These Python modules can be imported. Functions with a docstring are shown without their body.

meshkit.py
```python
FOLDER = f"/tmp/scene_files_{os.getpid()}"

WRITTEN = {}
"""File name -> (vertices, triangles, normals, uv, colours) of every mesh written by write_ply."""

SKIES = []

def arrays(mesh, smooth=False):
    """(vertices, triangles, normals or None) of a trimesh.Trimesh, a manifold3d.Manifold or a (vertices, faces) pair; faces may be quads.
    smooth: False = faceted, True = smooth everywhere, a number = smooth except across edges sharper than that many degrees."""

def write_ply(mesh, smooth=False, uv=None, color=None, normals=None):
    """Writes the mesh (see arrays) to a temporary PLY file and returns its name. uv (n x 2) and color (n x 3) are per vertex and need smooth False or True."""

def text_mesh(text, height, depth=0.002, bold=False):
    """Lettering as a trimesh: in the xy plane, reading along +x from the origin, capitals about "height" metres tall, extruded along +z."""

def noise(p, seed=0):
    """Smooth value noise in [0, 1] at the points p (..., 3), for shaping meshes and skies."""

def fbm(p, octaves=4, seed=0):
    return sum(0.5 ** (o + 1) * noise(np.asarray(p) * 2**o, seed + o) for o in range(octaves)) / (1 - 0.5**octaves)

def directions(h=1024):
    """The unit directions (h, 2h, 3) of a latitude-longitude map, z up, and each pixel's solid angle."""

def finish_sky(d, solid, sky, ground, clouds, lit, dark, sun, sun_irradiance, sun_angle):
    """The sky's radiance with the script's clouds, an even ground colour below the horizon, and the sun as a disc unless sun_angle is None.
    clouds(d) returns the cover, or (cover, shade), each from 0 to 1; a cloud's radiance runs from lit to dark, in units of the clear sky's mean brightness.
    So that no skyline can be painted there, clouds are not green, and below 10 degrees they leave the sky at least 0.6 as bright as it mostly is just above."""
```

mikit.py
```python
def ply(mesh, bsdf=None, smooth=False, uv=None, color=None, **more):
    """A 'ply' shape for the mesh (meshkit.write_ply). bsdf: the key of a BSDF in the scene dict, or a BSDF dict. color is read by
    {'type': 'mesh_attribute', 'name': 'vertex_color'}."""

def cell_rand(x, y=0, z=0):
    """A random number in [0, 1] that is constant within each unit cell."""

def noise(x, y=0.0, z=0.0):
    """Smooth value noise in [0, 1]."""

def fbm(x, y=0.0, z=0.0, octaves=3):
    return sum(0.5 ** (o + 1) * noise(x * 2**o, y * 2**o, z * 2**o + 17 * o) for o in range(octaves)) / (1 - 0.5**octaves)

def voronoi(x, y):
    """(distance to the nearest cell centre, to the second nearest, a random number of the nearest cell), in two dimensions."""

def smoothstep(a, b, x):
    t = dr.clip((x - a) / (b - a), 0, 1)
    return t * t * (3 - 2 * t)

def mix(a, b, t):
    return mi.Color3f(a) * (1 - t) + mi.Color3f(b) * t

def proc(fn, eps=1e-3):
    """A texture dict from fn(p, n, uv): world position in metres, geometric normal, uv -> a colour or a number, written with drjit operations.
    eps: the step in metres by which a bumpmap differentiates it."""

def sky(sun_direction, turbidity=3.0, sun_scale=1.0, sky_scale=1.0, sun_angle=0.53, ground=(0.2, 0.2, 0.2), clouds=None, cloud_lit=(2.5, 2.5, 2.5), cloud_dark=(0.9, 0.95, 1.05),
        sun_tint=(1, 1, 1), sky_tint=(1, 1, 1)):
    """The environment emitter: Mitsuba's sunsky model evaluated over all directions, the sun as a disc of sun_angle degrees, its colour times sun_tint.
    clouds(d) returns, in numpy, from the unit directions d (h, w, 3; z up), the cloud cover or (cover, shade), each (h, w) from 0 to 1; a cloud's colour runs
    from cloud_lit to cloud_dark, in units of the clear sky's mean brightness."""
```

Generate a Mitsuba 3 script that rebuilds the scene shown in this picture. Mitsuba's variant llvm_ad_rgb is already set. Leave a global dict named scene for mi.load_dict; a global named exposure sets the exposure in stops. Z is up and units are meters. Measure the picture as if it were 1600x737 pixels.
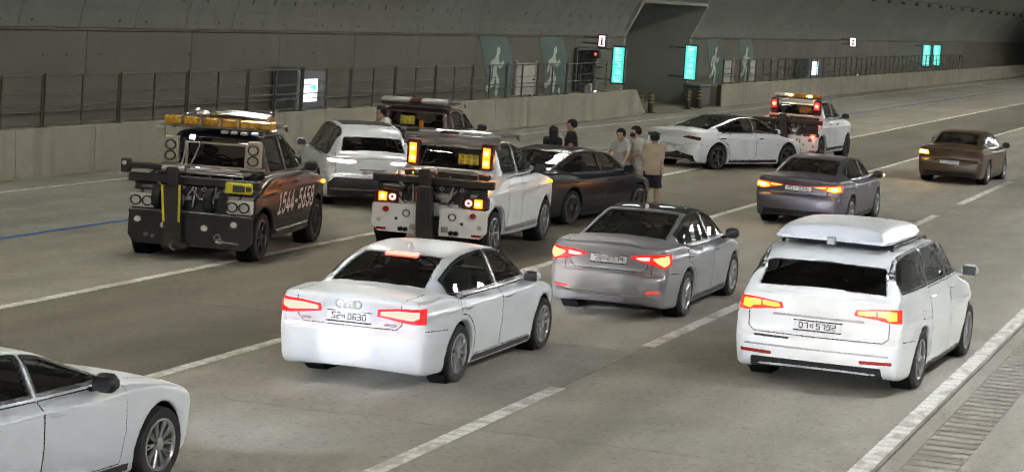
import math, random
import numpy as np, trimesh, drjit as dr, mitsuba as mi
import mikit, meshkit
from mikit import proc, noise, fbm, smoothstep, mix, cell_rand
from scipy.ndimage import map_coordinates
from scipy.interpolate import PchipInterpolator, CubicSpline
from scipy.spatial import Delaunay
from shapely.geometry import Polygon, Point, box as sbox, LineString
import shapely

rng = random.Random(7)
T = mi.ScalarTransform4f
scene, labels = {}, {}
# Author units: X along the tunnel (direction of travel), Y to the left, Z up, lanes 3.6 wide.
# The photograph shows everything a little wide for its height, so the place is built with these proportions.
K = np.array([1.07, 1.07, 0.9275])

# ------------------------------------------------------------------ camera, sky, exposure
eye = np.array([0.0, 0.0, 4.2935])
fwd = np.array([0.94844461, 0.30144838, -0.09788614])
upv = np.array([0.07330558, 0.09182927, 0.99307285])
scene['camera'] = {'type': 'perspective', 'fov': 23.71, 'fov_axis': 'x', 'near_clip': 0.1, 'far_clip': 3000.0,
                   'to_world': T().look_at(origin=eye.tolist(), target=(eye + 10 * fwd).tolist(), up=upv.tolist())}
exposure = 0.70
# night outside the portals; the road is lit by the tunnel's own luminaires
night = mikit.sky((0.3, 0.5, 0.35), turbidity=3, sun_scale=0.0, sky_scale=0.002)
night['sampling_weight'] = 0.02
scene['sky'] = night
LAMP_L = 78.0            # radiance of the luminaires (built under "luminaires")
LAMP_C = ((1.54, 1.56, 1.58), (0.95, 0.90, 0.75))   # the right-hand row is cooler and stronger than the left-hand one

# ------------------------------------------------------------------ materials
def mat(key, color, rough=0.5, metal=0.0, spec=0.5, coat=0.0, cg=0.9, bump=None, **kw):
    if not isinstance(color, dict):
        color = {'type': 'rgb', 'value': list(color)}
    d = {'type': 'principled', 'base_color': color, 'roughness': rough, 'metallic': metal, 'specular': spec}
    if coat:
        d['clearcoat'] = coat; d['clearcoat_gloss'] = cg
    d.update(kw)
    if bump:
        d = {'type': 'bumpmap', 'arbitrary': bump[0], 'scale': bump[1], 'bsdf': d}
    scene[key] = {'type': 'twosided', 'bsdf': d}
    return key

def dirty(base, dirt, amount=0.5, s=3.0, zfade=0.55):
    def fn(p, n, uv):
        a = fbm(p.x * s, p.y * s, p.z * s * 1.5, 4)
        low = 1 - smoothstep(0.1, zfade, p.z)
        return mix(base, dirt, dr.clip(smoothstep(0.5, 0.8, a) * 0.35 * amount + low * amount * 0.5 * (0.4 + a), 0, 1))
    return proc(fn)

mat('m_paint_white', dirty((0.73, 0.77, 0.82), (0.45, 0.43, 0.40), 0.3), 0.28, spec=.6, coat=1.0, cg=.97)
mat('m_paint_pearl', dirty((0.74, 0.76, 0.755), (0.40, 0.36, 0.31), 0.4), 0.28, spec=.6, coat=1.0, cg=.97)
mat('m_paint_silver', dirty((0.33, 0.33, 0.35), (0.18, 0.17, 0.17), 0.35), 0.32, 0.55, coat=1.0, cg=.97)
mat('m_paint_grey', dirty((0.085, 0.080, 0.095), (0.10, 0.09, 0.085), 0.4), 0.32, 0.5, coat=1.0, cg=.97)
mat('m_paint_black', dirty((0.005, 0.0055, 0.009), (0.016, 0.015, 0.015), 0.3), 0.28, spec=.4, coat=.6, cg=.97)
mat('m_paint_navy', dirty((0.006, 0.006, 0.011), (0.018, 0.016, 0.016), 0.3), 0.25, spec=.4, coat=.6, cg=.98)
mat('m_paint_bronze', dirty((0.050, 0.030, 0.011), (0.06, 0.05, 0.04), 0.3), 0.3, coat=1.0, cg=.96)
mat('m_paint_burgundy', dirty((0.035, 0.018, 0.02), (0.07, 0.06, 0.055), 0.3), 0.3, coat=1.0)
mat('m_glass', (0.026, 0.022, 0.022), 0.06, spec=0.7)
mat('m_glass_tint', (0.016, 0.017, 0.02), 0.05, spec=0.7)
for key_, tint in (('m_pane_dark', .24), ('m_pane_side', .30), ('m_pane_front', .62)):
    scene[key_] = {'type': 'thindielectric', 'int_ior': 1.5, 'specular_transmittance': {'type': 'rgb', 'value': [tint, tint * .96, tint * .95]}}
mat('m_cabin', (0.045, 0.04, 0.038), 0.8, spec=.2)
mat('m_seat', (0.07, 0.062, 0.058), 0.7, spec=.3)
mat('m_black', (0.012, 0.012, 0.012), 0.55)
mat('m_liner', (0.006, 0.006, 0.006), 0.9, spec=0.1)
mat('m_trim', (0.02, 0.02, 0.022), 0.35)
mat('m_tyre', dirty((0.018, 0.018, 0.018), (0.06, 0.055, 0.05), 0.6, 8), 0.8, spec=0.25)
mat('m_rim', (0.52, 0.52, 0.54), 0.28, 0.85)
mat('m_rim_dark', (0.09, 0.09, 0.095), 0.35, 0.7)
mat('m_chrome', (0.78, 0.78, 0.80), 0.14, 1.0)
mat('m_steel', dirty((0.34, 0.34, 0.34), (0.12, 0.09, 0.07), 0.9, 6), 0.4, 0.8)
mat('m_dark_steel', dirty((0.020, 0.019, 0.019), (0.06, 0.042, 0.03), 0.7, 6), 0.45, 0.3)
mat('m_plate', (0.68, 0.68, 0.66), 0.45)
mat('m_ink', (0.03, 0.03, 0.035), 0.6)
mat('m_red_lens', (0.22, 0.006, 0.008), 0.12, spec=0.6, coat=1.0)
mat('m_dark_lens', (0.05, 0.008, 0.010), 0.12, spec=0.6, coat=1.0)
mat('m_amber_lens', (0.55, 0.20, 0.015), 0.15, spec=0.6, coat=1.0)
mat('m_amber_bar', proc(lambda p, n, uv: mix((0.42, 0.19, 0.008), (0.62, 0.36, 0.03), smoothstep(.35, .65, noise(p.x * 9, p.y * 26, p.z * 14)))), 0.18, spec=0.6, coat=1.0)
mat('m_clear_lens', (0.45, 0.47, 0.5), 0.12, 0.4, coat=1.0)
mat('m_lens_white', (0.62, 0.62, 0.6), 0.25, coat=1.0)
mat('m_yellow', (0.62, 0.52, 0.03), 0.5)
mat('m_lettering', (0.66, 0.66, 0.66), 0.5)
mat('m_white_box', (0.62, 0.61, 0.57), 0.45)
mat('m_beige', (0.40, 0.36, 0.28), 0.5)

def glow(rgb, weight=0.3):
    return {'type': 'area', 'radiance': {'type': 'rgb', 'value': list(rgb)}, 'sampling_weight': weight}

# ------------------------------------------------------------------ adding things and parts
def free(key):
    if key not in used:
        used.add(key); return key
    k = 1
    while f'{key}_{k:03d}' in used:
        k += 1
    used.add(f'{key}_{k:03d}')
    return f'{key}_{k:03d}'
used = set()

def vf(m):
    if isinstance(m, (tuple, list)):
        v, f = np.asarray(m[0], float), np.asarray(m[1], int)
        if f.shape[1] == 4:
            f = np.vstack([f[:, [0, 1, 2]], f[:, [0, 2, 3]]])
        return v, f
    return np.asarray(m.vertices, float), np.asarray(m.faces, int)

def joined(ms):
    vs, fs, n = [], [], 0
    for m in ms:
        v, f = vf(m)
        vs.append(v); fs.append(f + n); n += len(v)
    return np.vstack(vs), np.vstack(fs)

class Thing:
    def __init__(self, name, label, cat, loc=(0, 0, 0), rz=0.0, group=None, kind=None, size=(1, 1, 1)):
        self.key = free(name); self.size = np.array(size, float)
        c, s = math.cos(rz), math.sin(rz)
        self.R = np.array([[c, -s, 0], [s, c, 0], [0, 0, 1.0]]); self.t = np.array(loc, float)
        d = labels[self.key] = {'label': label}
        if cat: d['category'] = cat
        if group: d['group'] = group
        if kind: d['kind'] = kind
    def to(self, v):
        return ((np.asarray(v) * self.size) @ self.R.T + self.t) * K
    def put(self, key, mesh, m, smooth, light):
        v, f = vf(mesh)
        if light:                                       # area lights shine along their normals: turn them outwards
            q = v - v[np.unique(f)].mean(0)
            if np.einsum('ij,ij->i', q[f[:, 0]], np.cross(q[f[:, 1]], q[f[:, 2]])).sum() < 0: f = f[:, ::-1]
        sh = mikit.ply((self.to(v), f), m, smooth)
        if light: sh['emitter'] = glow(*light) if isinstance(light[0], (tuple, list)) else glow(light)
        scene[key] = sh
    def part(self, name, mesh, m, smooth=False, parent=None, label=None, light=None, kind=None):
        key = free(f'{parent or self.key}__{name}')
        self.put(key, mesh, m, smooth, light)
        if label or kind:
            labels[key] = {}
            if label: labels[key]['label'] = label
            if kind: labels[key]['kind'] = kind
        return key
    def holder(self, name, parent=None):
        return free(f'{parent or self.key}__{name}')
    def whole(self, mesh, m, smooth=False, light=None):
        self.put(self.key, mesh, m, smooth, light)

class Off:
    """the same thing, its meshes set further along x."""
    def __init__(self, th, dx, dz=0.0):
        self.th, self.d, self.B, self.key = th, np.array([dx, 0, dz]), getattr(th, 'B', None), th.key
    def part(self, name, mesh, *a, **k):
        v, f = vf(mesh)
        return self.th.part(name, (v + self.d, f), *a, **k)
    def holder(self, *a, **k):
        return self.th.holder(*a, **k)

# ------------------------------------------------------------------ simple shapes
def rbox(x0, x1, y0, y1, z0, z1, r=0.01):
    r = min(r, (x1 - x0) * .45, (y1 - y0) * .45, (z1 - z0) * .45)
    pts = []
    for x in (0, 1):
        for y in (0, 1):
            for z in (0, 1):
                c = np.array([(x0, x1)[x], (y0, y1)[y], (z0, z1)[z]])
                s = np.array([1 - 2 * x, 1 - 2 * y, 1 - 2 * z]) * r
                for k in range(3):
                    o = s.copy(); o[k] = 0
                    pts.append(c + o)
    return trimesh.convex.convex_hull(np.array(pts))

def bx(x0, x1, y0, y1, z0, z1):
    v = np.array([[x, y, z] for x in (x0, x1) for y in (y0, y1) for z in (z0, z1)], float)
    f = np.array([[0, 1, 3], [0, 3, 2], [4, 6, 7], [4, 7, 5], [0, 4, 5], [0, 5, 1], [2, 3, 7], [2, 7, 6], [0, 2, 6], [0, 6, 4], [1, 5, 7], [1, 7, 3]])
    return v, f

def tube(pts, r, n=8, caps=True):
    p = np.asarray(pts, float)
    t = np.gradient(p, axis=0); t /= np.linalg.norm(t, axis=1, keepdims=True)
    a = np.cross(t, np.where(np.abs(t[:, 2:]) < 0.9, [0, 0, 1.0], [1.0, 0, 0])); a /= np.linalg.norm(a, axis=1, keepdims=True)
    b = np.cross(t, a); an = np.arange(n) * 2 * np.pi / n
    rr = np.broadcast_to(r, (len(p),))[:, None, None]
    v = (p[:, None] + rr * (np.cos(an)[None, :, None] * a[:, None] + np.sin(an)[None, :, None] * b[:, None])).reshape(-1, 3)
    f = []
    for i in range(len(p) - 1):
        for j in range(n):
            q = [i * n + j, i * n + (j + 1) % n, (i + 1) * n + (j + 1) % n, (i + 1) * n + j]
            f += [[q[0], q[2], q[1]], [q[0], q[3], q[2]]]
    if caps:
        c0, c1 = len(v), len(v) + 1
        v = np.vstack([v, p[:1], p[-1:]])
        for j in range(n):
            f += [[c0, j, (j + 1) % n], [c1, (len(p) - 1) * n + (j + 1) % n, (len(p) - 1) * n + j]]
    return v, np.array(f)

def lathe(profile, n=40, axis='y', at=(0, 0, 0), closed=True):
    """profile: (radius, along the axis) points, closed ring by default."""
    pr = np.asarray(profile, float); m = len(pr)
    an = np.arange(n) * 2 * np.pi / n
    v = np.stack([pr[None, :, 0] * np.cos(an)[:, None], np.broadcast_to(pr[None, :, 1], (n, m)), pr[None, :, 0] * np.sin(an)[:, None]], -1).reshape(-1, 3)
    f = []
    for i in range(n):
        for j in range(m if closed else m - 1):
            a, b = i * m + j, i * m + (j + 1) % m
            c, d = ((i + 1) % n) * m + (j + 1) % m, ((i + 1) % n) * m + j
            f += [[a, b, c], [a, c, d]]
    if axis == 'x': v = v[:, [1, 0, 2]] * [1, -1, 1]
    if axis == 'z': v = v[:, [0, 2, 1]] * [1, -1, 1]
    return v + np.asarray(at, float), np.array(f)

def disc(r, h, axis, at, n=24):
    return lathe([(1e-4, 0), (r * .93, 0), (r, h * .15), (r, h), (1e-4, h)], n, axis, at, closed=False)

def ring(r, w, h, axis, at, n=24):
    return lathe([(r - w, 0), (r, 0), (r, h), (r - w, h)], n, axis, at)

def prism(poly, z0, z1):
    """a shapely polygon in xy, extruded."""
    m = trimesh.creation.extrude_polygon(poly, z1 - z0, engine='earcut')
    m.apply_translation([0, 0, z0])
    return m

def moved(m, R=None, t=(0, 0, 0)):
    v, f = vf(m)
    if R is not None: v = v @ np.asarray(R).T
    return v + np.asarray(t, float), f

def rot(axis, a):
    c, s = math.cos(a), math.sin(a)
    return {'x': np.array([[1, 0, 0], [0, c, -s], [0, s, c]]), 'y': np.array([[c, 0, s], [0, 1, 0], [-s, 0, c]]), 'z': np.array([[c, -s, 0], [s, c, 0], [0, 0, 1.0]])}[axis]

# ------------------------------------------------------------------ bodies from signed distances
def smax(a, b, k):
    h = np.maximum(k - np.abs(a - b), 0) / k
    return np.maximum(a, b) + h * h * k * .25
def smin(a, b, k):
    return -smax(-a, -b, k)

def curve(pts, n=10):
    """closed smooth polygon; a point given as (x, z, 1) is a corner."""
    P = [(p[0], p[1]) for p in pts]; m = len(P); out = []
    cor = [len(p) > 2 for p in pts]
    P = np.array(P, float)
    for i in range(m):
        p0, p1, p2, p3 = P[i - 1], P[i], P[(i + 1) % m], P[(i + 2) % m]
        if cor[i]: p0 = 2 * p1 - p2
        if cor[(i + 1) % m]: p3 = 2 * p2 - p1
        d1, d2, d0 = np.linalg.norm(p2 - p1), np.linalg.norm(p3 - p2), np.linalg.norm(p1 - p0)
        m1 = (p2 - p0) / (d0 + d1) * d1; m2 = (p3 - p1) / (d1 + d2) * d1
        if cor[i]: m1 = p2 - p1
        if cor[(i + 1) % m]: m2 = p2 - p1
        t = np.linspace(0, 1, n, endpoint=False)[:, None]
        out.append((2 * t**3 - 3 * t**2 + 1) * p1 + (t**3 - 2 * t**2 + t) * m1 + (-2 * t**3 + 3 * t**2) * p2 + (t**3 - t**2) * m2)
    return np.vstack(out)

class Table2:
    """signed distance to a closed polygon, tabulated on a 1 cm grid."""
    def __init__(self, poly, lo, hi, h=0.012):
        self.lo, self.h = np.array(lo, float), h
        n = np.ceil((np.array(hi) - lo) / h).astype(int) + 1
        X, Z = np.meshgrid(lo[0] + h * np.arange(n[0]), lo[1] + h * np.arange(n[1]), indexing='ij')
        d2 = np.full(X.shape, 1e9); ins = np.zeros(X.shape, bool)
        for (ax, az), (bx_, bz) in zip(poly, np.roll(poly, -1, 0)):
            ex, ez = bx_ - ax, bz - az; l2 = ex * ex + ez * ez
            if l2 < 1e-12: continue
            t = np.clip(((X - ax) * ex + (Z - az) * ez) / l2, 0, 1)
            d2 = np.minimum(d2, (X - ax - t * ex)**2 + (Z - az - t * ez)**2)
            if abs(ez) > 1e-12:
                ins ^= ((az > Z) != (bz > Z)) & (X < ax + (Z - az) / ez * ex)
        self.a = np.where(ins, -1, 1) * np.sqrt(d2)
        self.poly = Polygon(poly).buffer(0)
    def __call__(self, x, z):
        x, z = np.broadcast_arrays(x, z)
        return map_coordinates(self.a, [(x - self.lo[0]) / self.h, (z - self.lo[1]) / self.h], order=1, mode='nearest')

def surface(fn, lo, hi, h, sym=True):
    """surface nets of fn < 0, then moved onto the exact surface."""
    lo, hi = np.array(lo, float), np.array(hi, float)
    ax = [np.arange(lo[k], hi[k] + h, h) for k in range(3)]
    if sym:
        m = int(math.ceil(hi[1] / h)) + 1
        yp = (np.arange(m) + 0.5) * h
        D = fn(ax[0][:, None, None], yp[None, :, None], ax[2][None, None, :])
        D = np.concatenate([D[:, ::-1], D], 1); ax[1] = np.concatenate([-yp[::-1], yp])
    else:
        D = fn(ax[0][:, None, None], ax[1][None, :, None], ax[2][None, None, :])
    org = np.array([a[0] for a in ax]); n = np.array(D.shape)
    S = D < 0
    cell = np.zeros(n - 1, int)
    for c in np.ndindex(2, 2, 2):
        cell += S[c[0]:n[0] - 1 + c[0], c[1]:n[1] - 1 + c[1], c[2]:n[2] - 1 + c[2]]
    act = (cell > 0) & (cell < 8)
    idx = np.full(n - 1, -1); ii = np.argwhere(act); idx[act] = np.arange(len(ii))
    acc, cnt = np.zeros((len(ii), 3)), np.zeros(len(ii))
    for k in range(3):
        e = np.zeros(3, int); e[k] = 1
        o = [j for j in range(3) if j != k]
        for b in np.ndindex(2, 2):
            s = np.zeros(3, int); s[o[0]], s[o[1]] = b
            p = ii + s
            d0, d1 = D[tuple(p.T)], D[tuple((p + e).T)]
            cr = (d0 < 0) != (d1 < 0)
            t = np.where(cr, d0 / np.where(cr, d0 - d1, 1), 0)
            q = s + t[:, None] * e
            acc += np.where(cr[:, None], q, 0); cnt += cr
    v = org + (ii + acc / cnt[:, None]) * h
    F = []
    for k in range(3):
        e = np.zeros(3, int); e[k] = 1
        a, b = np.zeros(3, int), np.zeros(3, int); a[(k + 1) % 3] = 1; b[(k + 2) % 3] = 1
        sl0 = tuple(slice(0, n[j] - e[j]) for j in range(3)); sl1 = tuple(slice(e[j], n[j]) for j in range(3))
        ed = np.argwhere(S[sl0] != S[sl1])
        ed = ed[(ed[:, (k + 1) % 3] > 0) & (ed[:, (k + 2) % 3] > 0) & (ed[:, (k + 1) % 3] < n[(k + 1) % 3] - 1) & (ed[:, (k + 2) % 3] < n[(k + 2) % 3] - 1)]
        q = np.stack([idx[tuple((ed - a - b).T)], idx[tuple((ed - b).T)], idx[tuple(ed.T)], idx[tuple((ed - a).T)]], 1)
        flip = ~S[tuple(ed.T)]
        q[flip] = q[flip][:, ::-1]
        F.append(q)
    F = np.vstack(F)
    for _ in range(3):
        d, g = fgrad(fn, v)
        v = v - np.clip(d, -h, h)[:, None] * g
    v = trimesh.smoothing.filter_taubin(trimesh.Trimesh(v, np.vstack([F[:, [0, 1, 2]], F[:, [0, 2, 3]]]), process=False), iterations=4).vertices
    for _ in range(1):
        d, g = fgrad(fn, v)
        v = v - np.clip(d, -h * .5, h * .5)[:, None] * g
    return np.array(v), np.vstack([F[:, [0, 1, 2]], F[:, [0, 2, 3]]])

def fgrad(fn, p, e=0.004):
    d = fn(p[:, 0], p[:, 1], p[:, 2])
    g = np.stack([fn(p[:, 0] + e * (k == 0), p[:, 1] + e * (k == 1), p[:, 2] + e * (k == 2)) - fn(p[:, 0] - e * (k == 0), p[:, 1] - e * (k == 1), p[:, 2] - e * (k == 2)) for k in range(3)], 1) / (2 * e)
    l = np.linalg.norm(g, axis=1)
    return d / np.maximum(l, .3), g / np.maximum(l, 1e-6)[:, None]

def march(fn, o, d, far=2.5):
    t = np.zeros(len(o))
    for _ in range(60):
        p = o + t[:, None] * d
        t = np.minimum(t + 0.8 * fn(p[:, 0], p[:, 1], p[:, 2]), far)
    return o + t[:, None] * d

def patch(fn, poly, org, u, v, d, off=0.004, thick=0.02, res=0.04):
    """a plate of the outline poly (shapely, in the plane org + a u + b v), laid along d onto the body."""
    org, u, v, d = (np.asarray(a, float) for a in (org, u, v, d))
    d = d / np.linalg.norm(d)
    ring_ = np.array(shapely.segmentize(poly, res).exterior.coords)[:-1]
    x0, y0, x1, y1 = poly.bounds
    gx, gy = np.meshgrid(np.arange(x0 + res * .5, x1, res), np.arange(y0 + res * .5, y1, res))
    inner = poly.buffer(-res * .45)
    g = np.stack([gx.ravel(), gy.ravel()], 1)
    g = g[shapely.contains_xy(inner, g[:, 0], g[:, 1])] if not inner.is_empty else g[:0]
    pts = np.vstack([ring_, g])
    tri = Delaunay(pts).simplices
    c = pts[tri].mean(1)
    tri = tri[shapely.contains_xy(poly, c[:, 0], c[:, 1])]
    o = org + pts[:, :1] * u + pts[:, 1:] * v
    hit = march(fn, o, np.broadcast_to(d, o.shape))
    _, n = fgrad(fn, hit)
    n = n * .6 - d * .4; n /= np.linalg.norm(n, axis=1, keepdims=True)
    V = hit + n * off
    fnrm = np.cross(V[tri[:, 1]] - V[tri[:, 0]], V[tri[:, 2]] - V[tri[:, 0]])
    fl = (fnrm * n[tri].mean(1)).sum(1) < 0
    tri[fl] = tri[fl][:, ::-1]
    ed = np.vstack([tri[:, [0, 1]], tri[:, [1, 2]], tri[:, [2, 0]]])
    key = {(a, b) for a, b in ed.tolist()}
    rim = np.array([(a, b) for a, b in ed.tolist() if (b, a) not in key])
    m = len(V)
    V2 = np.vstack([V, V - n * thick])
    sk = np.vstack([np.stack([rim[:, 1], rim[:, 0], rim[:, 0] + m], 1), np.stack([rim[:, 1], rim[:, 0] + m, rim[:, 1] + m], 1)])
    # the skirt has its own vertices so that the plate shades smoothly and its edge stays crisp
    return V2, np.vstack([tri, sk])

def seam(fn, pts, org, u, v, d, w=0.006, off=0.002, res=0.03):
    org, u, v, d = (np.asarray(a, float) for a in (org, u, v, d)); d = d / np.linalg.norm(d)
    p = np.array(shapely.segmentize(LineString(pts), res).coords)
    t = np.gradient(p, axis=0); t /= np.linalg.norm(t, axis=1, keepdims=True)
    nn = np.stack([-t[:, 1], t[:, 0]], 1)
    rows = []
    for s in (-1, 1):
        q = p + nn * s * w
        o = org + q[:, :1] * u + q[:, 1:] * v
        hit = march(fn, o, np.broadcast_to(d, o.shape))
        _, n = fgrad(fn, hit)
        rows.append(hit + n * off)
    V = np.vstack(rows); k = len(p); i = np.arange(k - 1)
    return V, np.vstack([np.stack([i, i + 1, i + k + 1], 1), np.stack([i, i + k + 1, i + k], 1)])

def laid(fn, mesh2d, org, u, v, d, off=0.003):
    """flat lettering (a mesh in the uv plane) laid onto the body along d."""
    V, F = vf(mesh2d)
    keep = (V[F][:, :, 2] > V[:, 2].max() - 1e-6).all(1)
    F = F[keep]; ids, inv = np.unique(F, return_inverse=True)
    P = V[ids][:, :2]; F = inv.reshape(-1, 3)
    # split long triangles a little so that they follow the surface
    P3, F = trimesh.remesh.subdivide_to_size(np.c_[P, P[:, 0] * 0], F, 0.08)
    o = np.asarray(org, float) + P3[:, :1] * np.asarray(u, float) + P3[:, 1:2] * np.asarray(v, float)
    d = np.asarray(d, float) / np.linalg.norm(d)
    hit = march(fn, o, np.broadcast_to(d, o.shape))
    return hit - d * off, F
# ------------------------------------------------------------------ materials of the tunnel
def concrete_tex(a, b, c, s=1.0, streak=0.0, edge=None):
    def fn(p, n, uv):
        big = fbm(p.x * .35 * s, p.y * .35 * s, p.z * .5 * s, 4)
        mid = fbm(p.x * 2.2 * s, p.y * 2.2 * s, p.z * 2.2 * s + 9, 4)
        fine = noise(p.x * 38, p.y * 38, p.z * 38)
        col = mix(a, b, smoothstep(.3, .72, big * .6 + mid * .4))
        col = mix(col, c, smoothstep(.60, .85, mid) * .5)
        if streak:
            st = fbm(p.x * 3.0, p.y * 1.0, p.z * .22, 4)
            col = mix(col, c, smoothstep(.52, .8, st) * streak)
        return col * (.86 + .28 * fine)
    return proc(fn)

def road_tex():
    def fn(p, n, uv):
        x, y = p.x / 1.07, p.y / 1.07
        lane = (y - 3.43) / 3.6
        u = (lane - dr.floor(lane)) - .5                       # wheel paths and oil line inside every lane
        tracks = dr.exp(-dr.square((dr.abs(u) - .23) / .085))
        oil = dr.exp(-dr.square(u / .07))
        big = fbm(p.x * .22, p.y * .6, 3.0, 4)
        mid = fbm(p.x * .9, p.y * 2.6, 7.0, 4)
        grit = noise(p.x * 30, p.y * 30, 1.0) * .5 + noise(p.x * 75, p.y * 75, 4.0) * .5
        sp = noise(p.x * 24, p.y * 24, 11.0)
        col = mix((.142, .134, .112), (.180, .171, .145), smoothstep(.3, .7, big * .55 + mid * .45))
        col = mix(col, (.125, .118, .10), tracks * .42 * (.5 + mid))
        col = mix(col, (.095, .09, .08), oil * .22 * smoothstep(.35, .7, mid))
        stain = fbm(p.x * .55 + 40, p.y * 1.1, 2.0, 4)
        col = mix(col, (.09, .085, .075), smoothstep(.60, .78, stain) * .22)
        slab = cell_rand(dr.floor((x - 27.2) / 6.0), dr.floor(lane))
        col = col * (.94 + .11 * slab)
        col = mix(col, (.05, .048, .042), smoothstep(.80, .93, sp) * .35)
        il = dr.floor(lane)                                    # every lane has a tone of its own
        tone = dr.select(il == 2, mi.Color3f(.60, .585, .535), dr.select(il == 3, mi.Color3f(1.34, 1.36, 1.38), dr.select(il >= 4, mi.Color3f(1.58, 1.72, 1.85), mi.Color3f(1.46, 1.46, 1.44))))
        return col * tone * (.86 + .28 * grit)
    return proc(fn)

def paint_tex(base, worn, grooves=True):
    def fn(p, n, uv):
        m = fbm(p.x * 3.5, p.y * 9.0, 2.0, 4)
        g = noise(p.x * 42, p.y * 42, 2.0)
        x = p.x / 1.07 / .26
        gr = smoothstep(.34, .5, dr.abs(x - dr.floor(x) - .5)) if grooves else mi.Float(0)
        col = mix(base, worn, smoothstep(.42, .75, m) * .7)
        col = mix(col, worn, gr * .62)
        return col * (.84 + .3 * g)
    return proc(fn)

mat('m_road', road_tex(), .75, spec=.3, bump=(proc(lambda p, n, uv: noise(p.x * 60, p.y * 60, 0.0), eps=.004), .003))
mat('m_joint', (.035, .034, .03), .9, spec=.1)
mat('m_line', paint_tex((.62, .61, .56), (.30, .29, .25)), .6)
mat('m_line_blue', paint_tex((.03, .10, .34), (.07, .09, .16), False), .6)
mat('m_barrier', concrete_tex((.215, .207, .172), (.265, .255, .215), (.15, .14, .112), 1.0, .45), .8, spec=.2)
mat('m_panel', concrete_tex((.082, .083, .067), (.097, .097, .080), (.063, .062, .050), .7, .3), .6, spec=.3)
mat('m_lining', concrete_tex((.132, .142, .136), (.156, .166, .160), (.10, .107, .103), .8, .35), .8, spec=.2)
mat('m_walk', concrete_tex((.16, .155, .13), (.2, .195, .17), (.1, .1, .085)), .85, spec=.2)
mat('m_fence', (.05, .053, .048), .5, .2)
mat('m_passage', concrete_tex((.22, .225, .215), (.27, .275, .26), (.17, .17, .16), .7, .3), .8, spec=.2)
mat('m_door_steel', concrete_tex((.30, .30, .28), (.34, .34, .315), (.24, .24, .22), .5, .3), .5, .2)
mat('m_green_wall', concrete_tex((.045, .085, .078), (.055, .10, .092), (.035, .06, .055), .8, .2), .55)
mat('m_sign_white', (.42, .45, .43), .5)
mat('m_door_white', concrete_tex((.34, .34, .32), (.40, .40, .37), (.24, .24, .22), .8, .3), .5)
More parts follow.
